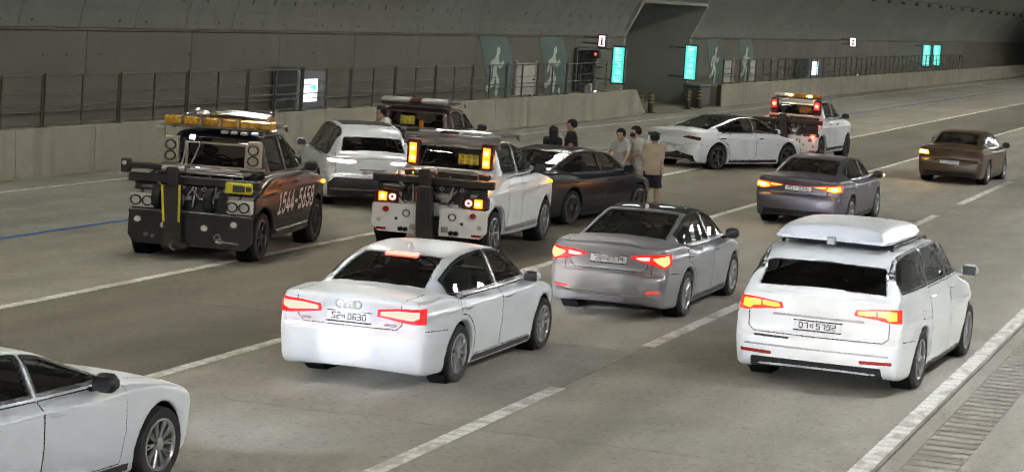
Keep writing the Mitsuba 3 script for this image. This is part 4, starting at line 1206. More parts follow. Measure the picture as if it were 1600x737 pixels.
            th.part('lid', joined([rbox(-.09, .0, s * .74 - .18, s * .74 - .02, 1.035, 1.085, .01), rbox(-.09, .0, s * .74 + .02, s * .74 + .18, 1.035, 1.085, .01)]), 'm_steel', 30, k)
    if kind == 'black':
        k = th.part('tool_box', rbox(-.06, .06, -.90, -.50, 1.13, 1.31, .02), 'm_yellow', 30, label='dirty yellow box above the right lamp box')
        th.part('latch', joined([rbox(-.075, -.06, -.90, -.82, 1.18, 1.25, .005), rbox(-.072, -.06, -.80, -.62, 1.16, 1.27, .005)]), 'm_ink', False, k)
        for y in (.52, -.26):
            th.part('wheel_dolly', joined([lathe([(.10, -.06), (.2, -.06), (.22, 0), (.2, .06), (.10, .06)], 24, 'y', (.05, y, .98))]), 'm_tyre', 35)
        k = th.part('cross_arm', rbox(-.02, .09, .40, 1.06, 1.42, 1.52, .02), 'm_dark_steel', 30)
        th.part('arm_end', rbox(-.05, .11, .98, 1.10, 1.34, 1.57, .02), 'm_black', 30, k)
        th.part('arm_lamp', disc(.035, -.02, 'x', (-.052, 1.04, 1.50), 14), 'm_lens_white', 40, k)
        th = Off(th0, .30)
        th.part('window_frame', joined([rbox(1.10, 1.14, -.52, -.48, 1.46, 1.86, .01), rbox(1.10, 1.14, .40, .44, 1.46, 1.86, .01), rbox(1.10, 1.14, -.52, .44, 1.825, 1.86, .01), rbox(1.06, 1.14, -.80, .80, 1.43, 1.47, .01)]), 'm_beige', 30)
        th.part('cover', joined([rbox(.45, 1.02, -.66, .66, 1.36, 1.40, .02)]), 'm_steel', 30)
        th.part('cable', joined([tube([(1.08, .44, 1.88), (1.0, .42, 1.66), (.8, .4, 1.41)], .014, 6), tube([(1.08, .20, 1.86), (1.0, .24, 1.66), (.85, .3, 1.41)], .014, 6)]), 'm_steel', 40)
        k = th.part('work_lamp', rbox(1.04, 1.12, .26, .38, 1.88, 1.98, .02), 'm_black', 30)
        th.part('lens', rbox(1.03, 1.04, .28, .36, 1.89, 1.97, .01), 'm_clear_lens', False, k, light=((18, 19, 24), .3))
    # lamp pillars beside the back window
    th = Off(th0, .30)
    yy = .64 if kind == 'black' else .62
    for s in (-1, 1) if kind != 'far' else ():
        k = th.part('lamp_pillar', rbox(1.02, 1.14, s * yy - .105, s * yy + .105, 1.47, 1.93, .02), 'm_beige' if kind == 'black' else 'm_dark_lens', 30)
        for z in (1.60, 1.78):
            if kind == 'black':
                th.part('lamp_rim', ring(.085, .018, -.03, 'x', (1.02, s * yy, z), 20), 'm_dark_steel', 40, k)
                th.part('lens', disc(.066, -.016, 'x', (1.02, s * yy, z), 20), 'm_beige', 40, k)
            elif kind == 'white':
                th.part('lens', rbox(1.0, 1.02, s * yy - .062, s * yy + .062, z - .09, z + .095, .05), 'm_amber_lens', 40, k, light=(AMBER, .3))
                th.part('bulb', disc(.042, -.012, 'x', (1.0, s * yy, z), 16), 'm_clear_lens', 40, k, light=(AMBER_HOT, 6.0))
            elif kind == 'red' and z > 1.7:
                th.part('lens', rbox(1.0, 1.02, s * yy - .07, s * yy + .07, z - .14, z + .09, .05), 'm_red_lens', 40, k, light=(RED, .3))
                th.part('bulb', disc(.058, -.012, 'x', (1.0, s * yy, z - .02), 16), 'm_clear_lens', 40, k, light=(RED_HOT, 6.0))
    roof_gear(Off(th0, .26), H, kind)

def wrecker(name, label, loc, rz, kind, paint, H=1.96, W=1.92, group=None, extra=None):
    c = wreck_body(H, W); c['paint'] = paint
    c['mirror_mat'] = 'm_black'; c['handle_mat'] = 'm_chrome' if kind == 'white' else 'm_trim'
    c['rim'] = 'm_rim' if kind == 'white' else 'm_rim_dark'
    if extra: c.update(extra)
    th = car(name, label, c, loc, rz, group)
    tow_gear(th, H, kind)
    for s, _ in SIDES:
        th.part('running_board', rbox(1.55, 3.3, min(s * .80, s * 1.0), max(s * .80, s * 1.0), .40, .47, .02), 'm_steel' if kind == 'white' else 'm_trim', 30)
        th.part('wheel_arch_trim', seam(th.B, [(c['roh'] + .50 * math.cos(a), .40 + .50 * math.sin(a)) for a in np.linspace(-.25, math.pi + .25, 30)], (0, s * 1.6, 0), (1, 0, 0), (0, 0, 1), (0, -s, 0), .022, .006), 'm_black' if kind == 'white' else 'm_trim')
    # side indicator near the front wheel
    return th
# ------------------------------------------------------------------ people
for k, col in dict(skin=(.42, .27, .20), hair=(.010, .009, .009), tee_beige=(.42, .34, .25), tee_white=(.56, .55, .53), tee_grey=(.42, .42, .41), tee_black=(.012, .012, .013), shorts=(.016, .016, .026), trousers=(.36, .34, .31), dark=(.02, .02, .024), shoe=(.05, .05, .05), mask=(.02, .02, .02)).items():
    mat('m_' + k, col if k in ('skin', 'hair', 'mask') else proc((lambda c: lambda p, n, uv: mi.Color3f(c) * (.82 + .3 * fbm(p.x * 9, p.y * 9, p.z * 7, 3)))(col)), .55 if k == 'skin' else .8, spec=.3)

def cone(p, a, b, ra, rb):
    """round cone distance"""
    a, b = np.asarray(a, float), np.asarray(b, float)
    ab = b - a; l2 = ab @ ab
    q = [p[k] - a[k] for k in range(3)]
    t = np.clip((q[0] * ab[0] + q[1] * ab[1] + q[2] * ab[2]) / l2, 0, 1)
    return np.sqrt(sum((q[k] - t * ab[k])**2 for k in range(3))) - (ra + (rb - ra) * t)
def ell(p, c, r):
    k0 = np.sqrt(sum(((p[k] - c[k]) / r[k])**2 for k in range(3)))
    return (k0 - 1) * min(r)

def person(label, loc, rz, top, bottom, h=1.73, lean=0.0, twist=0.0, arms=None, stance=.10, step=0.0, hair='short', long_sleeve=False, long_legs=True, head_yaw=0.0, head_tilt=0.0, mask=False, group=None, female=False, loose=0.0, sleeve=.20):
    """x forward, y left. arms: for left and right (elbow, wrist) offsets from the shoulder in body axes."""
    th = Thing('person', label, 'person', loc, rz, group, size=(.9, .9, 1))
    s = h / 1.73
    cl, sl = math.cos(lean), math.sin(lean)
    hipz = .91
    def up(p):                                          # lean the upper body forward about the hips
        x, y, z = p; z -= hipz
        ct, st = math.cos(twist), math.sin(twist)
        x, y = x * ct - y * st, x * st + y * ct
        return np.array([x * cl + z * sl, y, hipz - x * sl + z * cl])
    sw = .150 if female else .162
    J = dict(pelvis=up((0, 0, .95)), waist=up((0, 0, 1.08)), chest=up((.01, 0, 1.28)), neck=up((0, 0, 1.47)), head=up((.03, 0, 1.62)))
    feet = {1: (step, stance, .05), -1: (-step, -stance, .05)}
    if arms is None:
        arms = {1: ((.02, .05, -.27), (.07, .04, -.51)), -1: ((.02, -.05, -.27), (.07, -.04, -.51))}
    sh, el, wr = {}, {}, {}
    for sd in (1, -1):
        sh[sd] = up((0, sd * sw, 1.415)); el[sd] = up((arms[sd][0][0], sd * sw + arms[sd][0][1], 1.415 + arms[sd][0][2])); wr[sd] = up((arms[sd][1][0], sd * sw + arms[sd][1][1], 1.415 + arms[sd][1][2]))
    hip = {sd: np.array([0, sd * .085, .90]) for sd in (1, -1)}
    knee = {sd: np.array([feet[sd][0] * .5 + .02, sd * (.085 + stance) * .5, .49]) for sd in (1, -1)}
    ank = {sd: np.array([feet[sd][0] - .02, sd * stance, .09]) for sd in (1, -1)}
    cy, sy = math.cos(head_yaw), math.sin(head_yaw)
    Hc = J['head']
    def hl(p):                                          # head axes: x towards the face
        x, y, z = p[0] - Hc[0], p[1] - Hc[1], p[2] - Hc[2]
        x, y = x * cy + y * sy, -x * sy + y * cy
        ct, st = math.cos(head_tilt), math.sin(head_tilt)
        return x * ct - z * st, y, x * st + z * ct
    def legs(p, g=0.0, lo=1.0):
        d = 1e3
        for sd in (1, -1):
            d = np.minimum(d, smin(cone(p, hip[sd], knee[sd], .088 + g, .058 + g * lo), cone(p, knee[sd], ank[sd], .060 + g * lo, .040 + g * lo), .03))
        return d
    def torso(p, g=0.0):
        d = smin(ell(p, J['pelvis'] + [0, 0, -.02], (.115 + g, .165 + g, .13 + g)), ell(p, J['chest'], (.115 + g, .165 + g, .20 + g)), .10)
        d = smin(d, ell(p, J['waist'], (.10 + g, .14 + g, .15 + g)), .08)
        return smin(d, cone(p, sh[1], sh[-1], .058 + g, .058 + g), .08)
    def arm(p, g=0.0, lower=True):
        d = 1e3
        for sd in (1, -1):
            a = cone(p, sh[sd], el[sd], .052 + g, .040 + g)
            if lower: a = smin(a, cone(p, el[sd], wr[sd], .041 + g, .028 + g), .02)
            d = np.minimum(d, a)
        return d
    def head(p, g=0.0):
        q = hl(p)
        d = smin(ell(q, (-.015, 0, .028), (.106 + g, .086 + g, .106 + g)), ell(q, (.024, 0, -.048), (.070 + g, .063 + g, .082 + g)), .04)
        return d
    def bodyf(x, y, z):
        p = (x, y, z)
        q = hl(p)
        d = smin(torso(p), legs(p), .05)
        d = smin(d, arm(p), .035)
        d = smin(d, cone(p, J['neck'] - [0, 0, .06], J['head'] + [-.015, 0, -.05], .056, .052), .03)
        hd = head(p)
        hd = smin(hd, cone(q, (.085, 0, .0), (.102, 0, -.028), .010, .014), .015)       # nose
        hd = smin(hd, cone(q, (.075, -.018, -.062), (.075, .018, -.062), .010, .010), .01)   # mouth
        for sd in (1, -1):
            hd = smax(hd, -ell(q, (.095, sd * .03, .008), (.018, .016, .010)), .012)
            hd = smin(hd, ell(q, (-.01, sd * .080, -.01), (.022, .010, .032)), .01)
            d = smin(d, cone(p, ank[sd], np.array(feet[sd]) + [.08, 0, -.01], .04, .035), .03)
        return smin(d, hd, .02)
    lo, hi = np.array([-.75, -.75, -.02]), np.array([.85, .75, 1.86])
    pts = np.array(list(J.values()) + list(el.values()) + list(wr.values()) + [np.array(f) for f in feet.values()])
    lo = pts.min(0) - .22; hi = pts.max(0) + .25; lo[2] = -.03
    V, F = surface(bodyf, lo, hi, .016, False)
    parts = [(V * s, F)]
    # hands with five fingers, rooted in the wrists
    for sd in (1, -1):
        f = wr[sd] - el[sd]; f /= np.linalg.norm(f)
        side = np.cross(f, [0, sd, 0.0]); side = side / max(np.linalg.norm(side), 1e-6)
        pn = np.cross(side, f)
        def hand(x, y, z, w=wr[sd], f=f, a=side, n=pn, sd=sd):
            p = (x, y, z)
            d = cone(p, w - f * .02, w + f * .055, .026, .030)
            d = smin(d, cone(p, w + f * .07 - a * .026, w + f * .07 + a * .026, .014, .014), .02)
            for i, (o, l) in enumerate(((-.03, .066), (-.010, .076), (.010, .072), (.029, .056))):
                b = w + f * .08 + a * o; m = b + f * l * .55 + n * sd * -.008; e = m + f * l * .4 + n * sd * -.026
                d = smin(d, np.minimum(cone(p, b, m, .0095, .0085), cone(p, m, e, .0085, .0072)), .006)
            t0 = w + f * .025 - a * .026; t1 = t0 + f * .035 - a * .022; t2 = t1 + f * .03 - a * .004
            return smin(d, np.minimum(cone(p, t0, t1, .013, .011), cone(p, t1, t2, .011, .009)), .008)
        hp = np.array([wr[sd] - f * .05, wr[sd] + f * .2])
        HV, HF = surface(hand, hp.min(0) - .08, hp.max(0) + .08, .0075, False)
        parts.append((HV * s, HF))
    th.part('body', joined(parts), 'm_skin', True)
    # shirt
    hem = .80
    def shirt(x, y, z):
        p = (x, y, z)
        d = smin(torso(p, .022), arm(p, .016 + loose, long_sleeve), .05)
        d = smin(d, smin(cone(p, J['pelvis'] + [0, -.05, -.22], J['chest'] - [0, .045, .04], .135 + loose, .125 + loose), cone(p, J['pelvis'] + [0, .05, -.22], J['chest'] + [0, .045, -.04], .135 + loose, .125 + loose), .08), .05) if not female else d
        wob = .006 * np.sin(z * 38 + y * 11) * np.sin(y * 23 + x * 17)
        d = d + wob
        d = smax(d, hem - z, .01)
        if not long_sleeve:
            for sd in (1, -1):
                u = el[sd] - sh[sd]; u = u / np.linalg.norm(u)
                cut = (x - sh[sd][0]) * u[0] + (y - sh[sd][1]) * u[1] + (z - sh[sd][2]) * u[2] - sleeve
                near = np.abs(y - sh[sd][1]) * 0 + cone(p, sh[sd], el[sd] + (wr[sd] - el[sd]) * .5, .075, .07)
                d = np.where((near < .02), smax(d, np.minimum(cut, .05 - near * 0 + cut), .01), d)
        nk = J['neck']
        return smax(d, -(np.sqrt((x - nk[0] - .02)**2 + (y - nk[1])**2 + (z - nk[2] - .045)**2) - .075), .01)
    V, F = surface(shirt, lo, hi, .016, False)
    th.part('shirt', (V * s, F), top, True)
    def pants(x, y, z):
        p = (x, y, z)
        g = .03 if not long_legs else .018
        d = smin(legs(p, g, 1.0 if long_legs else 1.8), ell(p, (0, 0, .90), (.12, .155, .115)), .06)
        d = d + .004 * np.sin(z * 30 + x * 20)
        d = smax(d, (.10 if long_legs else .50) - z, .01)
        return smax(d, z - .99, .01)
    V, F = surface(pants, lo, np.array([hi[0], hi[1], 1.15]), .016, False)
    th.part('trousers' if long_legs else 'shorts', (V * s, F), bottom, True)
    for sd in (1, -1):
        f0 = np.array(feet[sd])
        def shoe(x, y, z):
            return smax(smin(cone((x, y, z), f0 + [-.06, 0, -.005], f0 + [.12, 0, -.015], .047, .042), cone((x, y, z), f0 + [-.04, 0, .03], f0 + [.02, 0, .01], .045, .04), .02), .0 - z, .01)
        V, F = surface(shoe, f0 - [.16, .1, .08], f0 + [.25, .1, .12], .013, False)
        th.part('shoe', (V * s, F), 'm_shoe', True)
    def hairf(x, y, z):
        q = hl((x, y, z))
        d = ell(q, (-.022, 0, .04), (.124, .106, .122))
        n_ = .006 * np.sin(q[0] * 70 + q[2] * 30) * np.sin(q[1] * 60 + q[2] * 45)
        face = smax(.042 - q[0] + np.maximum(q[2] - .03, 0) * 1.6, q[2] - .075, .02)          # region left free for the face
        d = smax(d + n_, -np.maximum(.035 - q[0], q[2] - .068), .015)
        if hair == 'long':
            d = smin(d, smax(cone((x, y, z), Hc + [-.06, 0, .0], Hc + [-.085, 0, -.22], .095, .10) + n_, q[0] - .03, .02), .04)
        else:
            d = smax(d, -.045 - q[2] + np.maximum(q[0] + .02, 0) * .9, .015)
        return d
    V, F = surface(hairf, Hc - [.25, .22, .38], Hc + [.22, .22, .24], .011, False)
    th.part('hair', (V * s, F), 'm_hair', True)
    for sd in (1, -1):
        a = np.array([.082, sd * .030, .006]); ex = np.array([a[0] * cy - a[1] * sy, a[0] * sy + a[1] * cy, a[2]]) + Hc
        m = trimesh.creation.icosphere(2, .011)
        th.part('eye', (m.vertices * s + ex * s, m.faces), 'm_ink', True)
    if mask:
        def mk(x, y, z):
            q = hl((x, y, z)); return smax(smax(head((x, y, z), .012), .03 - q[0], .01), np.abs(q[2] + .05) - .045, .01)
        V, F = surface(mk, Hc - .16, Hc + .16, .009, False)
        th.part('face_mask', (V * s, F), 'm_mask', True)
    return th
# ------------------------------------------------------------------ the vehicles on the road
def hatch(L=4.6, W=1.9, H=1.63, zb=1.02, hood=1.02, nose=.74, up=0.0):
    low = [(.12, .26), (.03, .38), (.0, .52), (.015, .66), (.07, .72), (.06, .9), (.05, 1.02), (.10, 1.08 + up), (.5, zb + .06), (1.3, zb + .03), (2.2, zb), (3.1, zb - .01), (3.4, hood + .015), (3.7, hood - .02), (4.1, hood - .09), (L - .22, nose + .12), (L - .08, nose), (L - .02, .56), (L, .44), (L - .05, .28), (L - .25, .2), (.5, .21)]
    gh = [(.10, .85, 1), (.09, 1.02), (.15, 1.14), (.44, H - .20), (.62, H - .055), (1.0, H - .015), (1.8, H), (2.4, H - .03), (2.72, H - .10), (3.15, H - .36), (3.48, hood + .03), (3.6, .9), (3.5, .85, 1)]
    plan = [(-.1, .35), (0, .70), (.06, .86), (.18, .935), (.5, .97), (1.1, .995), (2.3, 1.0), (3.4, .99), (L - .7, .945), (L - .35, .87), (L - .15, .76), (L - .05, .62), (L + .02, .40), (L + .1, .2)]
    gplan = [(.05, .82), (.5, .86), (1.2, .90), (2.2, .905), (2.9, .89), (3.4, .85), (3.7, .80)]
    return dict(L=L, W=W, H=H, r=.36, roh=.92, wb=2.75, low=low, gh=gh, plan=plan, gplan=gplan, tum=.42, zb=zb, dlo=(.50, 3.3), pillars=(1.15, 2.25), mirror=(3.0, zb), rear_glass=((.15, 1.17, .64), (.43, H - .21, .57)),
                windshield=((3.44, hood + .04, .68), (2.78, H - .12, .56)), crease=.86, cat='car')

def chmsl(c, w=.2, f=.86, light=((9, 1.2, .9), .2)):
    """third brake lamp: a strip near the top of the back window"""
    (a0, b0, _), (a1, b1, _) = c['rear_glass']
    return (w, f, light)

def brake_strip(th, c, w, f0, f1, light):
    (a0, b0, _), (a1, b1, _) = c['rear_glass']
    p0, p1 = np.array([a0, b0]), np.array([a1, b1]); a = p1 - p0; l = np.linalg.norm(a); a /= l
    n = np.array([-a[1], a[0]]); o = (p0[0] + n[0] * .6, 0, p0[1] + n[1] * .6)
    m = patch(th.B, Polygon([(-w, l * f0), (w, l * f0), (w, l * f1), (-w, l * f1)]), o, (0, 1, 0), (a[0], 0, a[1]), (-n[0], 0, -n[1]), .012, .012, .04)
    th.part('brake_strip', m, 'm_red_lens', 30, light=light)

BOOT = lambda z0, z1, w: [[(-w, z1), (-w, z0 + .06), (-w + .06, z0), (w - .06, z0), (w, z0 + .06), (w, z1)]]
def side_repeater(th, c, col):
    pass

def headlight(th, c, y, z, x, power=1.0, ahead=4.0, spread=.62, up=-.20):
    """a dipped beam that fades softly: brightest just below lamp height on whatever stands ahead."""
    for s in (1, -1):
        o = th.to(np.array([x + .05, s * y, z])); t = th.to(np.array([x + ahead, s * y * .55, z + up]))
        scene[f'{th.key}_beam_{"l" if s > 0 else "r"}'] = {'type': 'spot', 'to_world': T().look_at(origin=o.tolist(), target=t.tolist(), up=[0, 0, 1]), 'cutoff_angle': math.degrees(math.atan(spread / ahead)), 'beam_width': math.degrees(math.atan(.15 / ahead)),
                                                          'intensity': {'type': 'rgb', 'value': [4 * power, 4.3 * power, 5.2 * power]}, 'sampling_weight': 1.0}

def flood(th, y, z, x, power):
    """the wide, weaker part of a dipped beam."""
    for s in (1, -1):
        o = th.to(np.array([x + .06, s * y, z])); t = th.to(np.array([x + 6, s * y, z - .45]))
        scene[f'{th.key}_flood_{"l" if s > 0 else "r"}'] = {'type': 'spot', 'to_world': T().look_at(origin=o.tolist(), target=t.tolist(), up=[0, 0, 1]), 'cutoff_angle': 50.0, 'beam_width': 14.0,
                                                           'intensity': {'type': 'rgb', 'value': [.86 * power, .97 * power, 1.18 * power]}, 'sampling_weight': 1.0}

# 1 white saloon, braking, in front
c = sedan(4.93, 1.88, 1.455, deck=1.055, zb=.975)
c.update(size=(1, .90, 1.03), paint='m_paint_white', roh=1.13, wb=2.91, plate=(0, .80, .08), fin=1.75, spokes=10, handle_mat='m_chrome',
         lamps=[dict(name='tail_lamp', poly=[(.36, .835), (.365, .915), (.60, .945), (.95, .955), (.95, .78), (.80, .775), (.60, .80)], mat='m_red_lens', wrap=.45, light=(TAIL, .3)),
                dict(name='tail_lamp_core', poly=[(.40, .850), (.40, .895), (.60, .918), (.86, .92), (.86, .85), (.78, .815), (.62, .83)], mat='m_red_lens', wrap=.45, off=.011, light=(TAIL_CORE, .5)),
                dict(name='headlamp', poly=[(.42, .66), (.45, .74), (.86, .80), (.90, .70), (.6, .64)], mat='m_clear_lens', wrap=.5, front=True)],
         rear_patches=[('plate_recess', [(-.33, .72), (.33, .72), (.36, .875), (-.36, .875)], 'm_paint_white')],
         rear_seams=BOOT(.70, .99, .62), top_seams=[[(.06, -.64), (.62, -.66)], [(.06, .64), (.62, .66)]])
WSc = c
WS = A = car('white_sedan', 'white sedan braking with bright red tail lamps, seen from behind in the front row', c, (22.565, 8.844, 0), -.003)
brake_strip(A, c, .20, .86, .95, ((5, .5, .36), .3))
out = []
for y in (-.105, -.035, .035, .105):
    out.append(moved(ring(.052, .010, -.008, 'x', (0, y, 0), 22)))
hx = march(A.B, np.array([[-1.0, 0, .945]]), np.array([[1.0, 0, 0]]))[0][0]
A.part('emblem', moved(joined(out), None, (hx - .002, 0, .945)), 'm_steel', 40, label='emblem of four linked rings on the boot lid')
A.part('badge', rbox(hx - .03, hx + .02, -.58, -.44, .742, .762, .004), 'm_steel'); A.part('badge', rbox(hx - .03, hx + .02, .45, .54, .742, .762, .004), 'm_steel')

# 2 silver saloon ahead of it
c = sedan(4.82, 1.84, 1.47, deck=1.09, zb=.985, roofx=.12, tail=.02)
c['rear_glass'] = ((.74, 1.125, .62), (1.76, 1.42, .54))
c.update(size=(1, .92, 1.03), paint='m_paint_silver', sunroof=(1.86, 3.0, .60), roh=1.03, wb=2.80, plate=(0, .855, .10), fin=1.9, spokes=10, mirror_mat='m_black', handle_mat='m_chrome', fin_mat='m_lens_white',
         lamps=[dict(name='tail_lamp', poly=[(.30, .905), (.46, .94), (.70, .965), (.97, .985), (.97, .83), (.86, .77), (.70, .80), (.50, .845)], mat='m_red_lens', wrap=.5, light=(TAIL, .3)),
                dict(name='tail_lamp_core', poly=[(.40, .893), (.52, .915), (.62, .925), (.62, .875), (.5, .868)], mat='m_red_lens', wrap=.5, off=.011, light=((4, .9, .6), .2), rad=.006),
                dict(name='tail_lamp_core', poly=[(.66, .905), (.90, .955), (.92, .85), (.84, .80), (.74, .845)], mat='m_red_lens', wrap=.5, off=.011, light=((5, 1.0, .25), .3), rad=.006),
                dict(name='reflector', poly=[(.56, .40), (.78, .42), (.80, .45), (.58, .44)], mat='m_red_lens', wrap=.4, rad=.006, light=((.5, .03, .02), .02)),  # reflector, no lamp: a faint red glow is added to it
                dict(name='headlamp', poly=[(.42, .68), (.45, .74), (.86, .84), (.90, .74), (.6, .66)], mat='m_clear_lens', wrap=.5, front=True)],
         rear_patches=[('plate_recess', [(-.38, .775), (.38, .775), (.42, .93), (-.42, .93)], 'm_paint_silver')],
         rear_seams=BOOT(.70, .96, .55), top_seams=[[(.06, -.62), (.60, -.66)], [(.06, .62), (.60, .66)]])
A = car('silver_sedan', 'silver sedan with pointed lit tail lamps and chrome trim ahead of the white one', c, (29.81, 8.18, 0), .006)
A.part('bumper_trim', seam(A.B, [(-.72, .385), (-.4, .355), (.4, .355), (.72, .385)], (-1, 0, 0), (0, 1, 0), (0, 0, 1), (1, 0, 0), .012, .006), 'm_chrome')
headlight(A, c, .62, .70, 4.82, 45.0, 11.0)
headlight(WS, WSc, .62, .70, 4.93, 14.0, 2.4)

# 3 dark grey saloon farther on with hazard lamps
c = sedan(4.75, 1.83, 1.45, deck=1.07, zb=.98, roofx=.05)
c.update(size=(1, .975, 1.02), paint='m_paint_grey', roh=1.03, wb=2.75, plate=(0, .83, .08), spokes=5, handle_mat='m_chrome', res=.027,
         lamps=[dict(name='tail_lamp', poly=[(.28, .89), (.5, .915), (.95, .955), (.95, .80), (.74, .775), (.5, .83)], mat='m_red_lens', wrap=.5, light=((.8, .06, .02), .2)),
                dict(name='indicator', poly=[(.60, .815), (.62, .90), (.88, .93), (.90, .82), (.76, .79)], mat='m_amber_lens', wrap=.5, off=.011, light=((3.0, .62, .03), .5)),
                dict(name='indicator_bulb', poly=[(.68, .835), (.68, .885), (.82, .895), (.82, .835)], mat='m_clear_lens', wrap=.5, off=.016, rad=.02, light=((60, 24, 3), 3.0)),
                dict(name='lamp_strip', poly=[(.33, .875), (.58, .90), (.58, .86), (.40, .86)], mat='m_amber_lens', wrap=.5, off=.011, light=((2.6, .7, .12), .2), rad=.005),
                dict(name='headlamp', poly=[(.42, .68), (.45, .74), (.86, .82), (.90, .72), (.6, .66)], mat='m_clear_lens', wrap=.5, front=True)],
         rear_patches=[('diffuser', [(-.70, .20), (.70, .20), (.66, .36), (-.66, .36)], 'm_black'), ('lamp_bridge', [(-.30, .875), (.30, .875), (.30, .905), (-.30, .905)], 'm_red_lens')],
         rear_seams=BOOT(.68, .99, .58))
A = car('grey_sedan', 'dark grey sedan with amber hazard lamps in the middle lanes, right of the standing people', c, (45.6, 8.886, 0), -.015)
A.part('window_chrome', seam(A.B, [(1.00, 1.02), (1.12, 1.12), (1.42, 1.27), (1.75, 1.345)], (0, -1.6, 0), (1, 0, 0), (0, 0, 1), (0, 1, 0), .014, .010), 'm_chrome')
A.part('side_indicator', rbox(3.2, 3.26, -1.10, -1.04, 1.02, 1.06, .01), 'm_amber_lens', 40, light=((6, 4, .8), .1))

# 4 white saloon with a dark roof, hooked up and damaged at the back
c = sedan(4.82, 1.93, 1.47, deck=1.08, zb=1.0, roofx=.2, tail=-.02)
c['rear_glass'] = ((.72, 1.14, .62), (1.84, 1.40, .52))
def dent(d, x, y, z):
    q = ell((x, y, z), (-.03, .25, .52), (.13, .75, .20)) + .02 * np.sin(y * 21) * np.sin(z * 27 + 1)
    return smax(d, -q, .05)
c.update(paint='m_paint_white', roh=.86, wb=3.01, r=.355, spokes=5, rim='m_rim_dark', cuts=[dent], sunroof=(1.75, 2.9, .56), handle_mat='m_trim', res=.027,
         lamps=[dict(name='tail_lamp', poly=[(.36, .88), (.60, .93), (.98, .90), (.98, .81), (.8, .82), (.55, .85)], mat='m_dark_lens', wrap=.6),
                dict(name='headlamp', poly=[(.46, .64), (.48, .70), (.86, .76), (.90, .68), (.6, .63)], mat='m_clear_lens', wrap=.5, front=True)],
         rear_patches=[('torn_bumper', [(-.78, .20), (.72, .22), (.62, .46), (.2, .40), (-.3, .45), (-.75, .38)], 'm_black')],
         rear_seams=[[(-.6, .70), (-.2, .62), (.2, .68), (.6, .60)]])
A = car('crashed_sedan', 'white sedan with dark glass roof and crushed rear bumper, hooked to the red-lit tow truck', c, (59.43, 14.90, 0), -.42, steer=-.1)
for i, (p, q) in enumerate((((-.04, .55, .42), (-.10, .1, .30)), ((-.05, -.1, .38), (-.16, -.5, .26)))):
    A.part('bumper_shard', moved(rbox(-.02, .02, -.32, .32, -.05, .05, .015), rot('x', .2 - .45 * i) @ rot('z', .25 * (1 - 2 * i)), p), 'm_black' if i else 'm_paint_white', 30)

# 5 black saloon beside the people
c = sedan(5.0, 1.9, 1.46, deck=1.08, zb=.98, roofx=.1)
c.update(paint='m_paint_navy', roh=1.1, wb=2.95, r=.345, spokes=10, rim='m_rim_dark', sunroof=(1.95, 2.9, .52), res=.027, handle_mat='m_paint_navy',
         lamps=[dict(name='tail_lamp', poly=[(.36, .85), (.60, .93), (.95, .92), (.95, .80), (.55, .80)], mat='m_dark_lens', wrap=.5),
                dict(name='headlamp', poly=[(.46, .64), (.48, .72), (.90, .80), (.94, .70), (.6, .63)], mat='m_clear_lens', wrap=.55, front=True)])
A = car('black_sedan', 'long black sedan behind the white tow truck, people standing round it', c, (40.888, 13.245, 0), -.16)

# 6 white people carrier with a roof box
c = hatch(5.1, 1.98, 1.79, zb=1.24, hood=1.16, nose=.84, up=.04)
c['gh'] = [(.09, .95, 1), (.08, 1.12), (.12, 1.26), (.34, 1.60), (.50, 1.72), (.85, 1.77), (1.8, 1.79), (2.7, 1.77), (3.05, 1.69), (3.5, 1.46), (3.95, 1.22), (4.05, 1.1), (3.9, .95, 1)]
c['low'] = [(.12, .26), (.03, .38), (.0, .52), (.015, .66), (.06, .72), (.055, .9), (.05, 1.10), (.09, 1.21), (.5, 1.25), (1.3, 1.25), (2.6, 1.23), (3.6, 1.18), (3.9, 1.17), (4.2, 1.12), (4.6, 1.04), (4.88, .94), (5.02, .82), (5.08, .6), (5.1, .46), (5.05, .3), (4.85, .2), (.5, .21)]
c['gplan'] = [(.05, .85), (.5, .88), (1.2, .905), (2.6, .905), (3.3, .89), (3.8, .85), (4.1, .82)]
c['plan'] = [(-.1, .42), (0, .76), (.06, .88), (.18, .945), (.5, .975), (1.1, .995), (2.8, 1.0), (3.9, .99), (4.4, .95), (4.75, .87), (4.95, .76), (5.05, .62), (5.12, .40), (5.2, .2)]
c['windshield'] = ((3.92, 1.25, .72), (3.12, 1.66, .60)); c['rear_glass'] = ((.125, 1.25, .74), (.345, 1.60, .66)); c['dlo'] = (.30, 3.75); c['pillars'] = (1.55, 2.75); c['mirror'] = (3.5, 1.22); c['xC'] = 1.55; c['xA'] = 3.6
